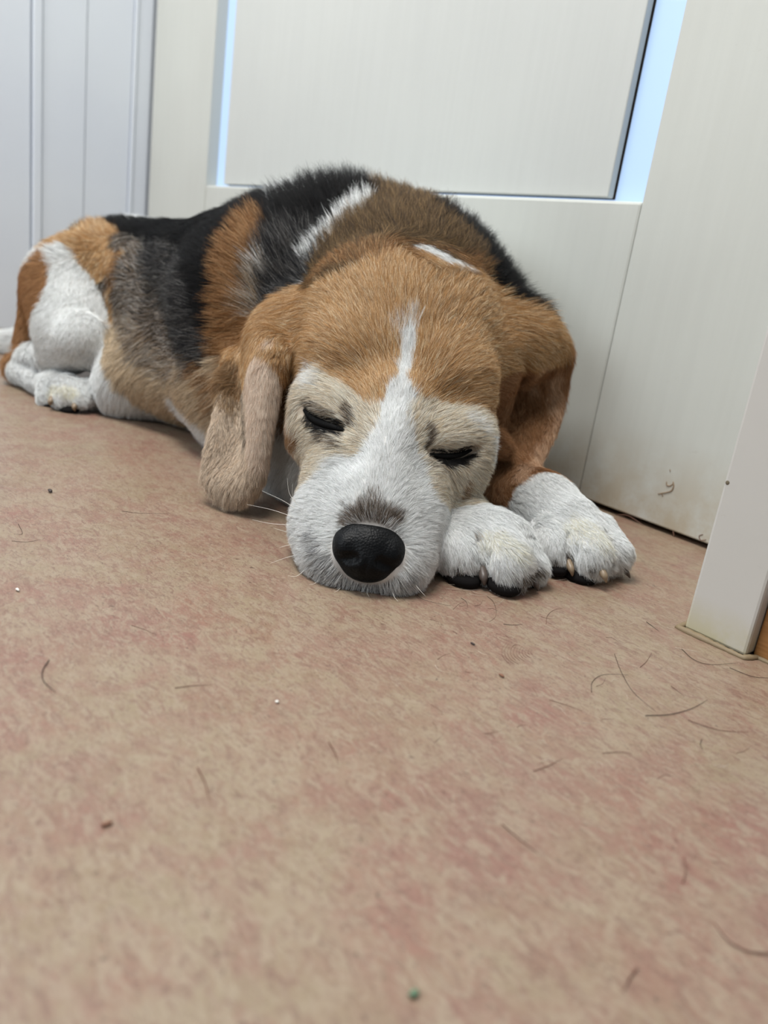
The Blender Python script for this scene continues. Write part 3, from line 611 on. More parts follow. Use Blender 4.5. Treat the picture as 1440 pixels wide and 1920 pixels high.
# lie of the hair: (x, y, z, direction x, y, z, length in mm, lift)
LIE = [
 (-0.2468,0.3929,0.0280,0.861,0.105,-0.498,4,0.15),
 (-0.4019,0.3605,0.1763,0.939,-0.079,-0.336,11,0.3),
 (-0.3927,0.3613,0.1724,0.897,0.104,-0.431,11,0.3),
 (-0.2942,0.2502,0.0448,-0.591,0.344,0.730,5,0.35),
 (-0.3096,0.2448,0.0433,-0.987,0.056,0.153,5,0.3),
 (-0.3193,0.2361,0.0321,-0.947,-0.244,-0.210,5.5,0.3),
 (-0.3170,0.2295,0.0187,-0.865,-0.085,-0.495,6,0.3),
 (-0.3005,0.2294,0.0100,-0.451,-0.182,-0.874,6,0.35),
 (-0.2887,0.2388,0.0030,-0.366,0.245,-0.898,7,0.4),
 (-0.2758,0.2532,0.0030,-0.286,0.459,-0.841,7,0.4),
 (-0.2683,0.2632,0.0119,0.168,0.558,-0.813,7,0.35),
 (-0.2727,0.2760,0.0232,0.006,0.914,-0.407,6,0.3),
 (-0.2829,0.2805,0.0370,-0.094,0.994,-0.061,5.5,0.3),
 (-0.2860,0.2633,0.0435,-0.323,0.752,0.575,5,0.3),
 (-0.3044,0.2364,0.0283,-0.798,-0.504,-0.330,4,0.3),
 (-0.3016,0.2627,0.0590,-0.562,0.386,0.731,7,0.22),
 (-0.3140,0.2536,0.0531,-0.956,0.289,0.055,7,0.22),
 (-0.2964,0.2797,0.0536,-0.524,0.845,0.105,7,0.22),
 (-0.3304,0.2454,0.0458,-0.951,-0.149,-0.272,7,0.25),
 (-0.2940,0.3034,0.0435,-0.324,0.891,-0.319,7,0.25),
 (-0.3181,0.2799,0.0804,-0.676,0.513,0.529,8,0.2),
 (-0.3362,0.2998,0.0975,-0.674,0.470,0.569,9,0.2),
 (-0.3408,0.2832,0.0903,-0.831,0.243,0.501,9,0.2),
 (-0.3394,0.2712,0.0755,-0.943,-0.106,0.315,7,0.3),
 (-0.3198,0.3025,0.0827,-0.482,0.770,0.418,9,0.2),
 (-0.3124,0.3020,0.0723,-0.230,0.851,0.473,7,0.3),
 (-0.3567,0.2729,0.0869,-0.913,-0.299,0.278,9,0.22),
 (-0.3673,0.2658,0.0847,-0.947,-0.300,-0.119,8,0.25),
 (-0.3840,0.2655,0.0875,-0.960,-0.110,-0.257,8,0.25),
 (-0.3624,0.2637,0.0749,-0.954,-0.085,-0.289,6,0.3),
 (-0.3677,0.2592,0.0659,-0.613,-0.459,-0.643,7,0.25),
 (-0.3482,0.2561,0.0585,-0.738,-0.192,-0.647,8,0.22),
 (-0.3316,0.2585,0.0598,-0.531,-0.818,-0.221,8,0.22),
 (-0.3566,0.2542,0.0470,-0.840,0.372,-0.395,8,0.25),
 (-0.3139,0.3147,0.0777,0.130,0.933,0.335,8,0.25),
 (-0.3114,0.3331,0.0811,0.182,0.981,0.069,8,0.22),
 (-0.3124,0.3524,0.0805,-0.340,0.915,-0.217,8,0.25),
 (-0.3076,0.3192,0.0683,0.171,0.982,-0.079,6,0.3),
 (-0.3032,0.3136,0.0556,0.380,0.234,-0.895,7,0.25),
 (-0.3017,0.3257,0.0522,0.027,0.756,-0.654,8,0.3),
 (-0.3022,0.3205,0.0395,-0.094,0.854,-0.512,8,0.3),
 (-0.3557,0.3173,0.1161,-0.492,0.294,0.819,10,0.2),
 (-0.3622,0.2972,0.1080,-0.747,-0.116,0.655,10,0.22),
 (-0.3745,0.2838,0.1023,-0.835,-0.451,0.317,10,0.22),
 (-0.3999,0.2779,0.1040,-0.991,0.068,-0.112,10,0.25),
 (-0.3342,0.3280,0.1045,0.005,0.653,0.758,10,0.22),
 (-0.3264,0.3466,0.1064,0.021,0.966,0.256,10,0.22),
 (-0.3493,0.3951,0.1067,-0.284,0.956,-0.069,10,0.25),
 (-0.3278,0.3331,0.0933,0.230,0.792,0.566,10,0.22),
 (-0.3231,0.3555,0.0944,-0.133,0.991,-0.023,10,0.22),
 (-0.3679,0.3260,0.1369,-0.497,0.336,0.800,11,0.25),
 (-0.3860,0.3037,0.1330,-0.818,0.175,0.548,11,0.25),
 (-0.3565,0.3511,0.1369,-0.366,0.719,0.590,11,0.25),
 (-0.3870,0.3262,0.1537,-0.606,0.381,0.698,10,0.2),
 (-0.4094,0.3070,0.1465,-0.835,0.216,0.506,10,0.2),
 (-0.3704,0.3604,0.1554,-0.454,0.674,0.582,10,0.2),
 (-0.4202,0.2962,0.1314,-0.987,0.135,0.082,12,0.25),
 (-0.3621,0.3902,0.1389,-0.429,0.889,0.162,12,0.25),
 (-0.4368,0.2890,0.1154,-0.703,-0.567,-0.430,11,0.25),
 (-0.4562,0.2881,0.1230,-0.217,-0.830,-0.514,11,0.25),
 (-0.4700,0.2777,0.1065,-0.401,-0.128,-0.907,9,0.25),
 (-0.4868,0.2771,0.0821,0.689,-0.409,-0.599,7,0.22),
 (-0.4619,0.2615,0.0577,0.648,-0.386,-0.656,7,0.22),
 (-0.4318,0.2671,0.1049,0.689,-0.504,-0.521,8,0.2),
 (-0.4137,0.2556,0.0815,0.391,-0.252,-0.885,7,0.2),
 (-0.4045,0.2500,0.0572,0.361,-0.062,-0.931,7,0.2),
 (-0.3979,0.2502,0.0356,0.113,-0.080,-0.990,7,0.2),
 (-0.4367,0.2499,0.0319,0.591,-0.587,-0.553,7,0.25),
 (-0.4325,0.2370,0.0231,0.277,-0.619,-0.735,7,0.25),
 (-0.4092,0.2399,0.0159,0.123,-0.092,-0.988,7,0.25),
 (-0.4354,0.2589,0.0531,0.189,-0.108,-0.976,6,0.25),
 (-0.4276,0.2825,0.0860,-0.510,-0.223,-0.831,10,0.25),
 (-0.3805,0.2583,0.0661,0.013,-0.122,-0.992,10,0.25),
 (-0.4159,0.2826,0.0216,-0.328,-0.109,-0.938,10,0.25),
 (-0.3663,0.4271,0.1373,0.349,0.914,-0.208,11,0.25),
 (-0.3579,0.4564,0.1218,-0.069,0.943,-0.324,10,0.3),
 (-0.3660,0.4847,0.0941,0.367,-0.003,-0.930,9,0.22),
 (-0.3748,0.4630,0.0881,0.477,-0.160,-0.864,9,0.2),
 (-0.3500,0.4461,0.0662,0.586,-0.652,-0.481,8,0.2),
 (-0.3598,0.4234,0.0643,0.502,-0.700,-0.509,8,0.2),
 (-0.3227,0.3937,0.0419,0.428,-0.765,-0.481,8,0.2),
 (-0.3251,0.3811,0.0311,0.306,-0.666,-0.680,8,0.22),
 (-0.3496,0.4594,0.0700,0.630,-0.551,-0.547,8,0.25),
 (-0.3329,0.3842,0.0611,0.515,0.832,-0.206,10,0.3),
 (-0.4693,0.3345,0.1679,-0.806,0.351,0.476,20,0.3),
 (-0.5017,0.3293,0.1687,-0.781,0.069,0.621,20,0.3),
 (-0.4471,0.3524,0.1819,-0.829,0.408,0.384,20,0.28),
 (-0.4272,0.3732,0.1858,-0.743,0.518,0.424,20,0.28),
 (-0.4222,0.4087,0.1872,-0.663,0.645,0.380,20,0.3),
 (-0.4552,0.4212,0.2017,-0.741,0.636,0.215,20,0.6),
 (-0.4393,0.4481,0.1874,-0.695,0.711,0.108,22,0.6),
 (-0.4021,0.4442,0.1599,-0.513,0.855,0.071,22,0.6),
 (-0.3784,0.4415,0.1457,-0.226,0.974,0.033,22,0.6),
 (-0.5221,0.3809,0.2124,-0.837,0.496,0.232,24,0.7),
 (-0.5216,0.3571,0.2030,-0.858,0.344,0.381,24,0.7),
 (-0.5348,0.3386,0.1923,-0.897,0.250,0.366,22,0.6),
 (-0.5524,0.3225,0.1837,-0.932,0.160,0.326,20,0.5),
 (-0.5146,0.3120,0.1548,-0.673,0.011,0.739,20,0.3),
 (-0.5054,0.3047,0.1291,-0.815,-0.211,0.540,20,0.3),
 (-0.5323,0.2968,0.1442,-0.917,-0.377,0.130,18,0.25),
 (-0.5188,0.2905,0.1076,-0.837,-0.494,-0.236,17,0.25),
 (-0.5509,0.3175,0.1793,-0.971,-0.012,0.240,20,0.35),
 (-0.5664,0.2963,0.1605,-0.998,-0.019,0.056,18,0.25),
 (-0.5333,0.2833,0.1052,-0.931,-0.358,-0.071,17,0.25),
 (-0.4804,0.2660,0.0757,-0.159,-0.919,-0.360,15,0.25),
 (-0.6965,0.3272,0.1651,-0.980,0.044,-0.196,14,0.22),
 (-0.5817,0.2802,0.1224,-0.996,0.076,0.040,18,0.28),
 (-0.7234,0.3053,0.1377,-0.989,0.083,0.120,16,0.28),
 (-0.6752,0.2869,0.0951,-0.993,0.082,0.079,18,0.28),
 (-0.5928,0.2791,0.0802,-0.973,0.202,-0.114,17,0.28),
 (-0.6506,0.2736,0.0575,-0.386,-0.437,-0.813,15,0.28),
 (-0.5469,0.2724,0.0513,-0.827,0.016,-0.562,14,0.25),
 (-0.6223,0.2868,0.0178,-0.886,0.177,-0.429,12,0.22),
 (-0.6650,0.2620,0.0225,-0.344,-0.029,-0.939,10,0.22),
 (-0.8085,0.3236,0.1610,-0.989,0.036,0.141,15,0.45),
 (-0.8399,0.2929,0.1527,-0.977,0.146,0.153,15,0.5),
 (-0.7853,0.2944,0.1365,0.591,-0.580,-0.561,12,0.25),
 (-0.7938,0.2528,0.1311,-0.869,-0.490,0.069,12,0.4),
 (-0.7867,0.2319,0.0866,-0.809,-0.147,-0.569,11,0.4),
 (-0.8292,0.2370,0.0515,-0.121,-0.234,-0.965,10,0.3),
 (-0.7654,0.2581,0.1103,0.554,-0.295,-0.778,5,0.15),
 (-0.7206,0.2436,0.0770,0.706,-0.332,-0.625,5,0.15),
 (-0.7055,0.2573,0.0615,0.157,-0.133,-0.979,5,0.15),
 (-0.7305,0.2335,0.0447,-0.936,-0.257,-0.240,6,0.2),
 (-0.7809,0.2256,0.0234,0.946,-0.104,-0.306,6,0.25),
 (-0.7191,0.2301,0.0230,0.993,0.103,0.051,6,0.22),
 (-0.6952,0.2407,0.0184,0.906,0.046,-0.420,6,0.25),
 (-0.7063,0.2262,0.0137,0.790,-0.097,-0.605,5,0.3),
 (-1.0001,0.2651,0.0094,-0.822,-0.473,-0.317,14,0.35),
 (-1.0510,0.2422,0.0012,-0.985,-0.170,-0.021,14,0.35),
 (-0.2879,0.3212,0.0312,0.997,0.047,-0.054,5,0.18),
 (-0.2776,0.3007,0.0214,0.737,-0.350,-0.578,5,0.2),
 (-0.2728,0.3168,0.0211,0.808,-0.167,-0.564,4.5,0.18),
 (-0.2662,0.3045,0.0096,0.085,0.269,-0.959,6,0.3),
 (-0.2509,0.3150,0.0202,0.723,-0.014,-0.690,5,0.2),
 (-0.2482,0.3155,0.0073,0.041,0.513,-0.857,8,0.45),
 (-0.2459,0.3298,0.0170,-0.130,0.816,-0.563,7,0.35),
 (-0.3127,0.3844,0.0347,0.970,-0.244,0.022,5,0.18),
 (-0.2770,0.3842,0.0321,0.988,-0.029,-0.149,5,0.18),
 (-0.2627,0.3497,0.0240,0.644,-0.761,-0.078,7,0.25),
 (-0.2581,0.3655,0.0172,0.475,-0.159,-0.866,5,0.2),
 (-0.2478,0.3794,0.0259,0.886,-0.394,-0.245,4.5,0.18),
 (-0.2405,0.3748,0.0110,0.329,0.317,-0.890,6,0.3),
 (-0.2451,0.4028,0.0241,0.928,0.174,-0.330,5,0.2),
 (-0.2365,0.4011,0.0105,0.132,0.728,-0.672,7,0.4),
]
# the closed slit of each eye, outer corner first or last
EYE_LINES = [
 [(-0.3748,0.2610,0.0743),(-0.3683,0.2627,0.0707),(-0.3604,0.2645,0.0694),(-0.3524,0.2668,0.0691),(-0.3444,0.2688,0.0689)],
 [(-0.3104,0.3030,0.0629),(-0.3099,0.3110,0.0617),(-0.3086,0.3196,0.0614),(-0.3087,0.3286,0.0622),(-0.3087,0.3360,0.0645)],
]
# root points on the skin for whiskers, claws and pads
ROOTS = {
 'whisker': [(-0.3383,0.2374,0.0303),(-0.3339,0.2358,0.0304),(-0.3348,0.2353,0.0286),(-0.3338,0.2337,0.0245),(-0.3338,0.2329,0.0200),(-0.3363,0.2342,0.0143),(-0.3276,0.2312,0.0116),(-0.3253,0.2318,0.0062),(-0.3105,0.2286,0.0047),(-0.3012,0.2310,0.0021),(-0.2911,0.2381,0.0016),(-0.2831,0.2481,0.0013),(-0.2730,0.2562,0.0034),(-0.2681,0.2656,0.0086)],
 'claw': [(-0.2636,0.3130,0.0068),(-0.2483,0.3381,0.0059),(-0.2518,0.3741,0.0077),(-0.2351,0.3826,0.0090),(-0.2379,0.4094,0.0059),(-0.7071,0.2256,0.0078),(-0.6915,0.2405,0.0064)],
 'pad': [(-0.2685,0.3030,0.0051),(-0.2487,0.3153,0.0069),(-0.2556,0.3666,0.0073),(-0.2435,0.3770,0.0045),(-0.7199,0.2269,0.0022),(-0.6970,0.2342,0.0043)],
}

# ------------------------------------------------------------------ coat colours: (sRGB, share) per kind of fur
PAL = {
 'T': [((204, 162, 112), .46), ((172, 130, 84), .26), ((244, 222, 188), .20), ((122, 88, 56), .08)],  # tan; the palest strands stand in for highlights on the hair
 'TL': [((230, 212, 184), .5), ((204, 180, 146), .3), ((140, 126, 110), .2)],
 'O': [((150, 106, 64), .5), ((116, 82, 50), .3), ((200, 162, 118), .2)],
 'B': [((182, 140, 100), .6), ((152, 112, 76), .25), ((204, 160, 112), .15)],
 'B2': [((158, 114, 78), .5), ((132, 92, 60), .3), ((190, 150, 114), .2)],
 'W': [((248, 251, 249), .80), ((232, 234, 230), .15), ((150, 150, 148), .05)],
 'CW': [((236, 233, 214), .7), ((214, 206, 178), .3)],
 'C': [((244, 237, 222), .62), ((220, 198, 164), .26), ((104, 90, 76), .12)],
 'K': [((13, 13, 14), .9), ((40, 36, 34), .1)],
 'GK': [((32, 32, 34), .74), ((92, 88, 84), .16), ((150, 148, 144), .10)],
 'G': [((34, 31, 30), .56), ((134, 114, 92), .24), ((222, 214, 204), .20)],
 'GL': [((74, 66, 60), .28), ((174, 150, 120), .42), ((222, 214, 202), .30)],
 'GB': [((58, 46, 34), .42), ((106, 84, 56), .38), ((152, 124, 86), .20)],
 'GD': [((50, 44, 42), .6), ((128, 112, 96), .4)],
 'P': [((234, 218, 200), .6), ((222, 196, 174), .3), ((180, 148, 122), .1)],
 'P2': [((212, 178, 148), .6), ((186, 148, 116), .4)],
 'E': [((232, 214, 192), .6), ((206, 182, 156), .24), ((118, 106, 96), .16)],
 'E2': [((160, 130, 96), .5), ((126, 102, 76), .3), ((196, 172, 140), .2)],
 'DN': [((78, 70, 64), .55), ((150, 136, 122), .45)],
 'SG': [((226, 227, 226), .62), ((92, 92, 96), .38)],
}
KEYS = list(PAL)
lin3 = lambda c: np.array(srgb(*c)[:3])
MEAN = np.array([sum(lin3(c) * w_ for c, w_ in PAL[k]) for k in KEYS])

def seg_dist(P, run):
    """signed share of the patch radius: 0 on the line, 1 at the rim"""
    best = np.full(len(P), 9.0)
    if len(run) == 1: run = run * 2
    for a, b in zip(run, run[1:]):
        a_ = np.array(a[:3]); ab = np.array(b[:3]) - a_; L2 = ab @ ab + 1e-12
        t = np.clip(((P - a_) @ ab) / L2, 0, 1)
        d = np.linalg.norm(P - a_ - t[:, None] * ab, axis=1) / (a[3] + t * (b[3] - a[3]))
        best = np.minimum(best, d)
    return best
def cover(P, patch):
    k, f, o, run = patch; d = seg_dist(P, run); x = np.clip((1 + f - d) / (2 * f), 0, 1)
    return k, o * x * x * (3 - 2 * x)

def nearest_patch(P):
    best = np.full(len(P), 1e9); cls = np.full(len(P), KEYS.index('K'))
    for k, f, o, run in PATCHES:
        if o < .84: continue
        d = (seg_dist(P, run) - 1) * np.mean([q[3] for q in run]); m = d < best; best[m] = d[m]; cls[m] = KEYS.index(k)
    return cls

def coat_mean(P):
    """blended colour of the skin under the hair"""
    C_ = MEAN[nearest_patch(P)]
    for pt in PATCHES:
        k, a = cover(P, pt); C_ = C_ * (1 - a[:, None]) + MEAN[KEYS.index(k)] * a[:, None]
    return C_

def coat_pick(P, rng):
    """one colour per hair: hairs of neighbouring patches mingle along the seam"""
    cls = nearest_patch(P)
    for pt in PATCHES:
        k, a = cover(P, pt); cls[rng.random(len(P)) < a] = KEYS.index(k)
    C_ = np.zeros((len(P), 3)); r = rng.random(len(P))
    for i, k in enumerate(KEYS):
        m = cls == i
        if not m.any(): continue
        cum = np.cumsum([w_ for _, w_ in PAL[k]]); j = np.minimum(np.searchsorted(cum, r[m]), len(cum) - 1)
        C_[m] = np.array([lin3(c) for c, _ in PAL[k]])[j]
    C_ *= rng.uniform(0.70, 1.18, len(P))[:, None]
    return np.clip(C_, 0, 0.94)

LIE_P = np.array([l[:3] for l in LIE]); LIE_D = np.array([l[3:6] for l in LIE]); LIE_L = np.array([l[6] for l in LIE]) * .001; LIE_U = np.array([l[7] for l in LIE])
def lie_of(P, N):
    D = np.zeros_like(P); Lg = np.zeros(len(P)); U = np.zeros(len(P))
    for s0 in range(0, len(P), 40000):
        s_ = slice(s0, s0 + 40000)
        w_ = 1.0 / (np.linalg.norm(P[s_, None] - LIE_P[None], axis=2) ** 3.2 + 1e-7); w_ /= w_.sum(1)[:, None]
        D[s_] = w_ @ LIE_D; Lg[s_] = w_ @ LIE_L; U[s_] = w_ @ LIE_U
    D -= N * (D * N).sum(1)[:, None]; D /= np.linalg.norm(D, axis=1)[:, None] + 1e-9
    return D, Lg, U

def v_normals(V_, Q_):
    n = np.cross(V_[Q_[:, 2]] - V_[Q_[:, 0]], V_[Q_[:, 3]] - V_[Q_[:, 1]]); out = np.zeros_like(V_)
    for c in range(4):
        for a in range(3): out[:, a] += np.bincount(Q_[:, c], n[:, a], len(V_))
    return out / (np.linalg.norm(out, axis=1)[:, None] + 1e-12)
VN = v_normals(VERT, QUAD)
if (VN * (VERT - VERT.mean(0))).sum() < 0: VN = -VN

def bald(P):
    """places without hair: nose pad and the slits of the eyes"""
    m = np.zeros(len(P), bool)
    q = P - NOSE_C; m |= (((q @ NOSE_R) / .0190) ** 2 + ((q @ NOSE_U) / .0158) ** 2 + ((q @ NOSE_F) / .03) ** 2) < 1
    for run in EYE_LINES:
        m |= seg_dist(P, [(*p, .0026) for p in run]) < 1
    return m

def grow(rng):
    T1 = np.concatenate([QUAD[:, [0, 1, 2]], QUAD[:, [0, 2, 3]]])
    A = VERT[T1]; ar = np.linalg.norm(np.cross(A[:, 1] - A[:, 0], A[:, 2] - A[:, 0]), axis=1) / 2
    cen = A.mean(1); cn = VN[T1].mean(1)
    near = np.linalg.norm(cen - np.array([-.25, .2, .1]), axis=1)          # fine hair on head and forelegs, coarser far back
    _, Lg, _ = lie_of(cen, cn)
    wid = np.clip(.00008 + (near - .15) * .00018, .00008, .00022)
    dens = HAIR_COVER / (Lg * wid)
    dens *= np.where((cen[:, 2] < .004) & (cn[:, 2] < -.6), 0.05, 1) * np.where(cen[:, 1] > .47, .5, 1)
    n_exp = ar * dens; N = int(n_exp.sum()); print('hairs', N)
    tri = rng.choice(len(T1), N, p=n_exp / n_exp.sum())
    u = rng.random(N); v = rng.random(N); fl = u + v > 1; u[fl] = 1 - u[fl]; v[fl] = 1 - v[fl]
    b = np.stack([1 - u - v, u, v], 1)
    P = (VERT[T1[tri]] * b[..., None]).sum(1); Nn = (VN[T1[tri]] * b[..., None]).sum(1); Nn /= np.linalg.norm(Nn, axis=1)[:, None]
    keep = ~bald(P); P = P[keep]; Nn = Nn[keep]; W_ = wid[tri][keep]; N = len(P)
    D, Lg, U = lie_of(P, Nn)
    col = coat_pick(P, rng)
    # clumps
    M = N // 22; gi = rng.choice(N, M, replace=False); kd = KDTree(M)
    for i, g in enumerate(gi): kd.insert(P[g], i)
    kd.balance()
    own = np.array([kd.find(p)[1] for p in P])
    S = np.cross(Nn, D)
    jit = rng.normal(0, .10, (N, 1)); gj = rng.normal(0, .16, M)[own][:, None]
    D2 = D + S * (jit + gj); D2 /= np.linalg.norm(D2, axis=1)[:, None]
    near_eye = np.minimum(*[seg_dist(P, [(*p, .009) for p in run]) for run in EYE_LINES])
    Lg = Lg * np.clip(.35 + .65 * near_eye, .35, 1); U = U * np.clip(.4 + .6 * near_eye, .4, 1)
    L_ = Lg * rng.uniform(.65, 1.12, N) * (1 + .12 * rng.normal(size=M)[own]); L_ = np.clip(L_, .002, .03)
    U2 = np.clip(U * rng.uniform(.6, 1.4, N) + rng.normal(0, .04, N), .06, .9)
    K = 6; s = np.linspace(0, 1, K)[None, :, None]
    cur = rng.normal(0, .06, (N, 1, 1))
    PT = P[:, None] + (D2[:, None] * (s * .96) + Nn[:, None] * (U2[:, None, None] * (s * 1.25 - .55 * s ** 2) ) + S[:, None] * cur * s ** 2) * L_[:, None, None]
    tip = PT[gi]
    PT = PT + (tip[own] - PT) * (np.clip(Lg * 14, .06, .24)[:, None, None] * s ** 2) * (np.linalg.norm(P - P[gi][own], axis=1) < .006)[:, None, None]
    PT[:, :, 2] = np.maximum(PT[:, :, 2], .0004)
    RD = (W_[:, None] * .5 * np.array([1.0, 1.0, .95, .8, .55, .15])[None]) * rng.uniform(.75, 1.2, N)[:, None]
    return PT, RD, col

def curves_object(name, PT, RD, col, m, parent):
    N, K = RD.shape
    cv = bpy.data.hair_curves.new(name); cv.add_curves([K] * N)
    cv.attributes['position'].data.foreach_set('vector', PT.astype(np.float32).ravel())
    ra = cv.attributes.get('radius') or cv.attributes.new('radius', 'FLOAT', 'POINT')
    ra.data.foreach_set('value', RD.astype(np.float32).ravel())
    ca = cv.attributes.new('hair_colour', 'FLOAT_COLOR', 'CURVE')
    ca.data.foreach_set('color', np.concatenate([col, np.ones((N, 1))], 1).astype(np.float32).ravel())
    cv.materials.append(m)
    o = bpy.data.objects.new(name, cv); COL.objects.link(o)
    if parent: o.parent = parent
    return o

HAIR_COVER = 3.2
M_hair = mat('dog_hair', rough=0.5, spec=0.14); t = NT(M_hair)
at_ = t.n('ShaderNodeAttribute', attribute_name='hair_colour'); t.l(at_.outputs['Color'], t.b.inputs['Base Color'])
M_skin = mat('dog_skin', rough=0.75, spec=0.15); t = NT(M_skin)
at_ = t.n('ShaderNodeAttribute', attribute_name='coat'); t.l(at_.outputs['Color'], t.b.inputs['Base Color'])

NOSE_C = at(691, 1036, .4065); NOSE_R = nrm(at(760, 1045, .41) - at(622, 1022, .41)); NOSE_F = RM[:, 2]; NOSE_U = np.cross(NOSE_R, NOSE_F)
dog = empty('beagle', (-0.55, 0.37, 0.0))
tag(dog, 'tan, white and black beagle asleep with its chin on the floor against the door', 'dog')
def adopt(o):
    o.parent = dog; o.matrix_parent_inverse = Matrix.Translation(-Vector(dog.location)); return o
body = adopt(link('body', BODY_ME, M_skin, smooth=True))
ca = BODY_ME.color_attributes.new('coat', 'FLOAT_COLOR', 'POINT')
vc = coat_mean(VERT); vc = vc * (.36 + .40 * vc.mean(1)[:, None]) * np.array([1.04, .98, .95])
ca.data.foreach_set('color', np.concatenate([vc, np.ones((len(vc), 1))], 1).astype(np.float32).ravel())
PT, RD, CC = grow(RNG)
fur = adopt(curves_object('fur', PT, RD, CC, M_hair, None)); fur['kind'] = 'stuff'

# ------------------------------------------------------------------ nose, lids, lashes, whiskers, claws, pads
def field_mesh(name, F_, it=3):
    v, q = surface_nets(F_); v = relax(v, q, it); return mesh_np(name, v, q)
M_nose = mat('black_nose_leather', (0.0016, 0.002, 0.0026, 1), 0.46, 0.16); t = NT(M_nose)
vo = t.n('ShaderNodeTexVoronoi'); vo.inputs['Scale'].default_value = 900; t.l(t.pos(), vo.inputs['Vector'])
bp = t.n('ShaderNodeBump'); bp.inputs['Strength'].default_value = 0.5; bp.inputs['Distance'].default_value = 0.0004
t.l(vo.outputs['Distance'], bp.inputs['Height']); t.l(bp.outputs[0], t.b.inputs['Normal'])
M_black = mat('black_lid_rim', (0.004, 0.004, 0.004, 1), 0.7, 0.1)
M_pad = mat('black_pad', (0.010, 0.009, 0.009, 1), 0.9, 0.1)
M_claw = mat('horn_claw', srgb(138, 120, 98), 0.4, 0.4)
M_claw_dark = mat('dark_horn_claw', srgb(84, 74, 68), 0.4, 0.4)
M_whisk = mat('white_whisker', srgb(240, 236, 226), 0.4, 0.4)

NF = Field((NOSE_C - .026, NOSE_C + .026), .0007)
nx = (NOSE_R, NOSE_U)
if NOSE_U[2] < 0: NOSE_U = -NOSE_U
nose_pt = lambda u, v, w_: NOSE_C + NOSE_R * u + NOSE_U * v - NOSE_F * w_      # right, up, towards the viewer; metres
NF.ell(nose_pt(0, .0045, -.002), (.0190, .0102, .0140), ax=nx, k=.004)
NF.ell(nose_pt(0, -.005, .001), (.0150, .0105, .0135), ax=nx, k=.006)
NF.ell(nose_pt(0, .0105, -.004), (.0150, .0050, .0110), ax=nx, k=.005)
for s_ in (-1, 1):
    NF.ell(nose_pt(s_ * .0125, .001, .002), (.0062, .0080, .0095), ax=nx, k=.004)
    NF.chain([(nose_pt(s_ * .0070, -.0030, .0135), .0028), (nose_pt(s_ * .0105, -.0045, .0120), .0024), (nose_pt(s_ * .0155, -.0050, .0090), .0012)], k=.0015, cut=True)
NF.cone(nose_pt(0, -.001, .0158), nose_pt(0, -.016, .0125), .0006, .0011, k=.0018, cut=True)
nose = adopt(link('nose', field_mesh('nose', NF), M_nose, smooth=True))
nose['label'] = 'black leathery nose'

def tube(name, pts, radii, m, n=6, parent=None):
    bm = bmesh.new(); prev = None; pts = [Vector(p) for p in pts]
    for i, p in enumerate(pts):
        d_ = (pts[min(i + 1, len(pts) - 1)] - pts[max(i - 1, 0)]).normalized()
        a = d_.cross(Vector((0.13, 0.21, 0.97))).normalized(); b = d_.cross(a)
        ring = [bm.verts.new(p + (a * math.cos(x) + b * math.sin(x)) * radii[i]) for x in [2 * math.pi * q / n for q in range(n)]]
        if prev:
            for q in range(n): bm.faces.new((prev[q], prev[(q + 1) % n], ring[(q + 1) % n], ring[q]))
        else: bm.faces.new(ring[::-1])
        prev = ring
    bm.faces.new(prev); bmesh.ops.recalc_face_normals(bm, faces=bm.faces)
    me = bpy.data.meshes.new(name); bm.to_mesh(me); bm.free()
    return link(name, me, m, parent, smooth=True)

def spline(pts, k=8):
    P = [np.array(p, float) for p in pts]; P = [2 * P[0] - P[1]] + P + [2 * P[-1] - P[-2]]; out = []
    for i in range(1, len(P) - 2):
        for s_ in range(k):
            u = s_ / k; a, b, c, d = P[i - 1:i + 3]
            out.append(.5 * (2 * b + (c - a) * u + (2 * a - 5 * b + 4 * c - d) * u * u + (3 * b - a - 3 * c + d) * u ** 3))
    out.append(P[-2]); return out

for ei, run in enumerate(EYE_LINES):
    pts = spline(run, 6); n = len(pts)
    towards = [nrm(CAM - p) for p in pts]
    pts = [p - tw * .0003 for p, tw in zip(pts, towards)]
    fat = [.0006 + (.0020 if ei == 0 else .0014) * math.sin(math.pi * min(1, (i + .5) / n)) ** .7 for i in range(n)]
    lid = adopt(tube('eyelid', pts, fat, M_black, 8)); lid['label'] = 'black rim of a closed eyelid'
    # lashes: short black hairs over the slit
    rg = np.random.default_rng(40 + ei); m_ = 240
    u = rg.uniform(.03, .97, m_); idx = np.clip((u * (n - 1)).astype(int), 0, n - 2); base = np.array(pts)[idx] + (np.array(pts)[idx + 1] - np.array(pts)[idx]) * rg.random((m_, 1))
    F3 = RM[:, 2]; down = RM[:, 1]; side = RM[:, 0]
    lowd = nrm(down * .9 - F3 * .35 + side * (-.35 if ei == 0 else .15)); upd = nrm(-down * .55 - F3 * .6 + side * (-.5 if ei == 0 else .4))
    is_up = rg.random(m_) < .35
    d0 = np.where(is_up[:, None], upd, lowd) + rg.normal(0, .22, (m_, 3)); d0 /= np.linalg.norm(d0, axis=1)[:, None]
    ln = np.where(is_up, rg.uniform(.0015, .0035, m_), rg.uniform(.0035, .0075, m_)); s = np.linspace(0, 1, 5)[None, :, None]
    b0 = base + np.where(is_up[:, None], -down, down) * rg.uniform(.0004, .0022, (m_, 1))
    LP = b0[:, None] + d0[:, None] * s * ln[:, None, None] + (down * .25) * (s ** 2) * ln[:, None, None]
    la = adopt(curves_object('eyelashes', LP, np.full((m_, 5), .00011) * np.array([1, 1, .9, .6, .2]), np.tile([.012, .011, .011], (m_, 1)), M_hair, None))
    la['kind'] = 'stuff'

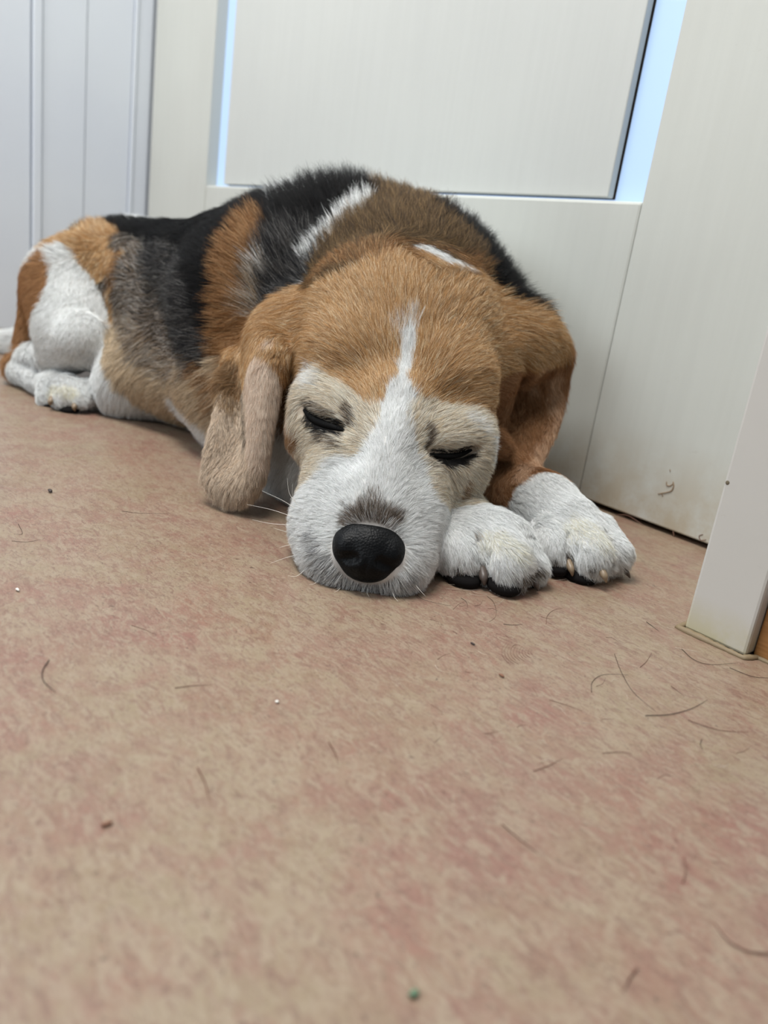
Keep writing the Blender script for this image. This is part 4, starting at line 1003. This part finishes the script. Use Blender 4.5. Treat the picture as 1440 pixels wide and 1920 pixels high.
# whiskers: root, then where each one bends and ends, in metres to the viewer's right, up, and towards
WB = [[(-.004, .006, 0), (-.005, .014, .001)], [(-.003, .005, .001), (-.003, .012, .003)], [(-.008, .005, 0), (-.019, .010, -.002)],
      [(-.012, .004, 0), (-.026, .007, -.002)], [(-.012, .001, 0), (-.022, .003, -.002)], [(-.006, .002, .002), (-.009, .003, .003)],
      [(-.005, -.001, .001), (-.008, -.002, .001)], [(-.007, -.002, .001), (-.014, -.006, .002)], [(-.005, -.004, .002), (-.010, -.007, .002)],
      [(-.003, -.005, .003), (-.006, -.008, .004)], [(-.002, -.004, .004), (-.004, -.006, .007)], [(0, -.003, .004), (.001, -.005, .008)],
      [(.001, -.003, .004), (.003, -.005, .008)], [(.003, -.004, .003), (.006, -.007, .005)]]
for p, offs in zip(ROOTS['whisker'], WB):
    p = np.array(p); q = [p] + [p + RM[:, 0] * a - RM[:, 1] * b - RM[:, 2] * c for a, b, c in offs]
    for x in q: x[2] = max(x[2], .0008)
    pts = spline(q, 6); n = len(pts)
    adopt(tube('whisker', pts, [.00012 * (1 - i / n) + .00003 for i in range(n)], M_whisk, 5))

# claws (root, curving down to the tip) and toe pads
CLAW = [(.0030, M_claw_dark, (.10, -.9, .55)), (.0024, M_claw_dark, (.35, -.9, .4)), (.0025, M_claw, (.20, -.9, .5)), (.0025, M_claw, (.3, -.9, .5)), (.0020, M_claw_dark, (.6, -.8, .3)),
        (.0030, M_claw, (-.1, -.95, .4)), (.0026, M_claw, (.1, -.95, .4))]
for p, (r, m_, d_) in zip(ROOTS['claw'], CLAW):
    p = np.array(p); d_ = RM[:, 0] * d_[0] - RM[:, 1] * d_[1] - RM[:, 2] * d_[2]; d_ = nrm(d_)
    out = -RM[:, 2]; L_ = .0062 if p[0] > -.5 else .0045
    q = [p - d_ * .004 + out * .0005, p + d_ * .001 + out * .0030, p + d_ * L_ * .55 + out * .0028, p + d_ * L_ + out * .0005]
    for x in q: x[2] = max(x[2], .0014)
    pts = spline(q, 4); n = len(pts)
    adopt(tube('claw', pts, [r * (1 - .82 * (i / (n - 1)) ** 1.6) for i in range(n)], m_, 8))
for p, r in zip(ROOTS['pad'], (.0095, .0085, .0075, .0085, .0080, .0085)):
    p = np.array(p); bm = bmesh.new(); bmesh.ops.create_uvsphere(bm, u_segments=18, v_segments=12, radius=1)
    for v in bm.verts:
        w_ = Vector(v.co); w_.x *= r * 1.25; w_.y *= r; w_.z *= r * .62
        c_ = p + RM[:, 2] * .0055; v.co = Vector((c_[0] + w_.x, c_[1] + w_.y, max(.0006, c_[2] * .8 + w_.z)))
    me = bpy.data.meshes.new('toe_pad'); bm.to_mesh(me); bm.free()
    adopt(link('toe_pad', me, M_pad, smooth=True))

# ------------------------------------------------------------------ loose hairs and crumbs on the floor
M_h_dark = mat('loose_dark_hair', srgb(70, 54, 48), 0.5, 0.3)
M_h_mid = mat('loose_brown_hair', srgb(120, 88, 74), 0.5, 0.3)
M_h_pale = mat('loose_pale_hair', srgb(220, 206, 190), 0.5, 0.3)
def floor_hair(px, label, m=None, w_=1.0, group=None, lift=0.0):
    pts = [on_floor(x, y, .00025) for x, y in px]; pts = spline(pts, 7); n = len(pts)
    for i, p in enumerate(pts): p[2] = .00022 * w_ + lift * math.sin(math.pi * i / (n - 1))
    base = Vector(pts[0]); base.z = 0
    o = tube('loose_hair', [Vector(p) - base for p in pts], [.000095 * w_ * (1 - .75 * (i / n) ** 2) for i in range(n)], m or M_h_dark, 5)
    o.location = base
    return tag(o, label, 'hair', group)
LG = 'loose dog hairs on the floor'
for px, lab, m, w_ in [
 ([(1109, 1298), (1111, 1278), (1132, 1265), (1178, 1265)], 'dark hair bent like a hook, left of the long straight hair on the floor', None, 1.3),
 ([(1152, 1226), (1165, 1260), (1188, 1298), (1229, 1334)], 'long dark hair running down to the right across the hooked hair', None, 1.2),
 ([(1210, 1342), (1255, 1340), (1296, 1329), (1327, 1312)], 'thick dark hair curving up to the right, nearest the lower end of the long hair', None, 1.8),
 ([(1278, 1217), (1301, 1237), (1332, 1246), (1384, 1243)], 'dark brown hair curved like a bowl just in front of the white post', None, 1.5),
 ([(1368, 1252), (1409, 1268), (1440, 1271), (1470, 1272)], 'brown hair lying at the right edge below the orange skirting', None, 1.3),
 ([(1212, 1166), (1224, 1175), (1236, 1184)], 'short straight dark hair on the floor left of the foot of the post', None, 1.5),
 ([(1024, 1170), (1026, 1155), (1038, 1144), (1060, 1139)], 'short reddish hair arched on the floor below the two front paws', M_h_mid, 1.2),
 ([(777, 1108), (790, 1122), (815, 1130), (845, 1136)], 'fine dark hair trailing from under the chin towards the right', None, 1.0),
 ([(864, 1121), (874, 1128), (878, 1141)], 'short curved dark hair in front of the near front paw', None, 1.2),
 ([(914, 1118), (926, 1130), (931, 1149)], 'short dark hair right of another, in front of the near front paw', None, 1.1),
 ([(944, 1170), (960, 1172), (980, 1171)], 'short dark hair lying level on the floor below the near paw', None, 1.4),
 ([(1290, 1350), (1330, 1364), (1362, 1371), (1402, 1373)], 'long brown hair lying right of the thick curved hair', M_h_mid, 1.5),
 ([(1200, 1251), (1212, 1240), (1222, 1224)], 'short brown hair slanting beside the top of the long straight hair', M_h_mid, 1.1),
 ([(1030, 1312), (1062, 1322), (1092, 1333)], 'faint brown hair sloping down to the right in the middle of the floor', M_h_mid, 1.2),
 ([(1316, 1386), (1313, 1396), (1318, 1406)], 'tiny curved dark hair below the long brown hair at right', None, 1.4),
 ([(1258, 1286), (1270, 1295), (1283, 1306)], 'short dark hair above the thick curved hair', M_h_mid, 1.4),
 ([(1000, 1446), (1028, 1436), (1054, 1422)], 'dark hair slanting up to the right on the open floor', M_h_mid, 1.5),
 ([(1130, 1412), (1160, 1410), (1184, 1413)], 'level brown hair right of the slanting one on the open floor', M_h_mid, 1.3),
 ([(92, 1238), (80, 1258), (82, 1278), (104, 1299)], 'dark hair curved like a bracket on the floor at the far left', None, 2.2),
 ([(328, 1290), (360, 1286), (398, 1284)], 'brown hair lying level on the left half of the floor', M_h_mid, 1.6),
 ([(246, 1172), (270, 1180), (292, 1190)], 'reddish hair sloping right, above the level brown hair', M_h_mid, 1.2),
 ([(34, 982), (42, 1000), (30, 1002)], 'small dark hair hooked on the floor near the left edge', None, 1.2),
 ([(22, 1014), (50, 1016), (72, 1012)], 'thin dark hair lying level below the small hooked one at left', None, 1.0),
 ([(228, 958), (262, 962), (318, 963)], 'thin dark hair lying level on the floor left of the hanging ear', None, 1.0),
 ([(616, 1392), (628, 1412), (634, 1434)], 'dark hair pointing down on the open floor below the muzzle', M_h_mid, 2.0),
 ([(1450, 1790), (1400, 1784), (1362, 1762), (1338, 1730)], 'out of focus brown hair curving at the lower right', M_h_mid, 2.6),
 ([(1195, 1815), (1180, 1835), (1168, 1860)], 'blurred short hair slanting near the bottom edge', M_h_mid, 2.6),
 ([(1280, 1655), (1286, 1630), (1282, 1605)], 'blurred upright brown hair above the lower right curve', M_h_mid, 2.0),
 ([(940, 1545), (975, 1575), (1010, 1602)], 'blurred dark hair sloping right below the slanting hairs', M_h_mid, 2.0),
 ([(370, 1440), (385, 1470), (392, 1500)], 'blurred dark hair pointing down on the lower left floor', M_h_mid, 2.4),
 ([(1266, 1214), (1292, 1219), (1318, 1223)], 'pale hair on the floor touching the bowl shaped dark hair', M_h_pale, 1.0),
]: floor_hair(px, lab, m, w_)
# the swirl of fine curled hairs right of the middle
for i in range(11):
    cx, cy = 1004, 1212; a0 = 2.4 + .15 * math.sin(i * 2.1); r_ = 14 + i * 5.2
    px = [(cx + 6 + r_ * 1.05 * math.cos(a0 + q * .42), cy + 10 + r_ * .55 * math.sin(a0 + q * .42)) for q in range(4)]
    floor_hair(px, 'fine curled hair in the swirl of hairs on the floor below the far paw', M_h_mid, .7, 'swirl of fine curled hairs')
rg = random.Random(11)
for i in range(46):
    x, y = rg.uniform(760, 1400), rg.uniform(1130, 1480)
    if (x > 1240 and y < 1235): continue
    a = rg.uniform(-.9, 1.1); L_ = rg.uniform(12, 34); b = rg.uniform(-.5, .5)
    px = [(x, y), (x + L_ * .5 * math.cos(a), y + L_ * .4 * math.sin(a)), (x + L_ * math.cos(a + b), y + L_ * .8 * math.sin(a + b))]
    floor_hair(px, 'tiny faint hair shed on the pinkish floor right of the muzzle', M_h_mid if i % 3 else M_h_pale, .75, 'tiny shed hairs')
# wispy tangle under the near paws
for i in range(26):
    near_p = i < 17
    x = rg.uniform(835, 1015) if near_p else rg.uniform(1040, 1175); y = (1092 + 20 * math.sin((x - 835) / 180 * 3.1) if near_p else 1086) + rg.uniform(-3, 5)
    px = [(x - rg.uniform(8, 26), y + rg.uniform(-6, 3)), (x, y + rg.uniform(-1, 6)), (x + rg.uniform(8, 26), y + rg.uniform(-7, 3))]
    floor_hair(px, 'wispy hair tangled on the floor under the toes of the near front paw' if near_p else 'wispy hair tangled on the floor under the toes of the far front paw', M_h_mid if i % 2 else M_h_pale, .6,
               'tangle under the near paw' if near_p else 'tangle under the far paw', lift=rg.uniform(0, .0015))

def crumb(px, py, r, m, label, cat, name, sq=(1, 1, .6), seed=1):
    rg_ = random.Random(seed); bm = bmesh.new(); bmesh.ops.create_icosphere(bm, subdivisions=2, radius=r)
    for v in bm.verts:
        k = rg_.uniform(.75, 1.2); v.co = Vector((v.co.x * sq[0] * k, v.co.y * sq[1] * k, v.co.z * sq[2] * k))
    lo = min(v.co.z for v in bm.verts)
    for v in bm.verts: v.co.z -= lo
    me = bpy.data.meshes.new(name); bm.to_mesh(me); bm.free()
    o = link(name, me, m, smooth=True); p = on_floor(px, py); o.location = (p[0], p[1], .0002)
    return tag(o, label, cat)
M_speck = mat('dark_speck', srgb(60, 48, 44), 0.6); M_white = mat('white_crumb', srgb(236, 232, 222), 0.5); M_green = mat('green_crumb', srgb(96, 122, 96), 0.6); M_brown = mat('brown_crumb', srgb(128, 88, 66), 0.6)
crumb(94, 923, .0016, M_speck, 'small dark crumb on the floor at the left, in front of the hind paw', 'crumb', 'crumb', (1.5, .8, .5), 2)
crumb(519, 1318, .0007, M_white, 'tiny white crumb on the floor below the muzzle', 'crumb', 'crumb', seed=3)
crumb(33, 1108, .0009, M_white, 'tiny white crumb near the left edge of the floor', 'crumb', 'crumb', (1.6, .8, .6), seed=4)
crumb(775, 1868, .0011, M_green, 'blurred green crumb near the bottom edge of the floor', 'crumb', 'crumb', (.9, 1.2, .6), seed=5)
crumb(940, 1269, .0010, M_brown, 'small brown crumb on the floor below the near front paw', 'crumb', 'crumb', (1.6, .7, .5), seed=6)
crumb(886, 1209, .0009, M_speck, 'small dark brown crumb left of the swirl of fine hairs', 'crumb', 'crumb', (1.8, .6, .5), seed=7)
crumb(200, 1548, .0011, M_brown, 'blurred brown crumb on the lower left of the floor', 'crumb', 'crumb', (.7, 1.6, .5), seed=8)

# dried marks on the door, nail hole in the post
def on_door(px, py, y=None):
    d_ = RM @ np.array([(px - 720) / FPX, (py - 960) / FPX, 1.0]); return CAM + d_ * (((DY if y is None else y) - .0001) / d_[1])
M_stain = mat('dried_brown_mark', srgb(150, 128, 104), 0.6)
def door_mark(px, r, name='dried_mark', m=M_stain):
    pts = spline([on_door(x, y) for x, y in px], 5); n = len(pts)
    o = tube(name, pts, [r * (1 - .6 * abs(i / n - .4)) for i in range(n)], m, 5); o.parent = door
    o.matrix_parent_inverse = Matrix.Translation(-Vector(door.location)); return o
door_mark([(1250, 903), (1250, 909), (1256, 911), (1262, 907)], .0005)
door_mark([(1262, 903), (1263, 912), (1259, 920), (1250, 923), (1234, 926)], .0006)
door_mark([(1240, 924), (1243, 931)], .0004)
door_mark([(1256, 880), (1257, 884)], .0004)
door_mark([(1318, 1002), (1311, 1005), (1314, 1013), (1324, 1012)], .00035, 'stuck_hair', M_h_mid)
door_mark([(1150, 966), (1175, 966), (1196, 978), (1212, 990)], .0003, 'stuck_hair', M_h_mid)
door_mark([(1262, 996), (1264, 1006)], .0004, 'stuck_hair', M_h_mid)
d_ = RM @ np.array([(1364 - 720) / FPX, (905 - 960) / FPX, 1.0]); c_ = CAM + d_ * (.379 / d_[1])
bm = bmesh.new(); bmesh.ops.create_uvsphere(bm, u_segments=10, v_segments=6, radius=.0011)
for v in bm.verts: v.co.y *= .25
me = bpy.data.meshes.new('nail_hole'); bm.to_mesh(me); bm.free()
nh = link('nail_hole', me, mat('nail_hole_dark', srgb(110, 100, 82), .8), smooth=True); nh.location = c_; nh.parent = post
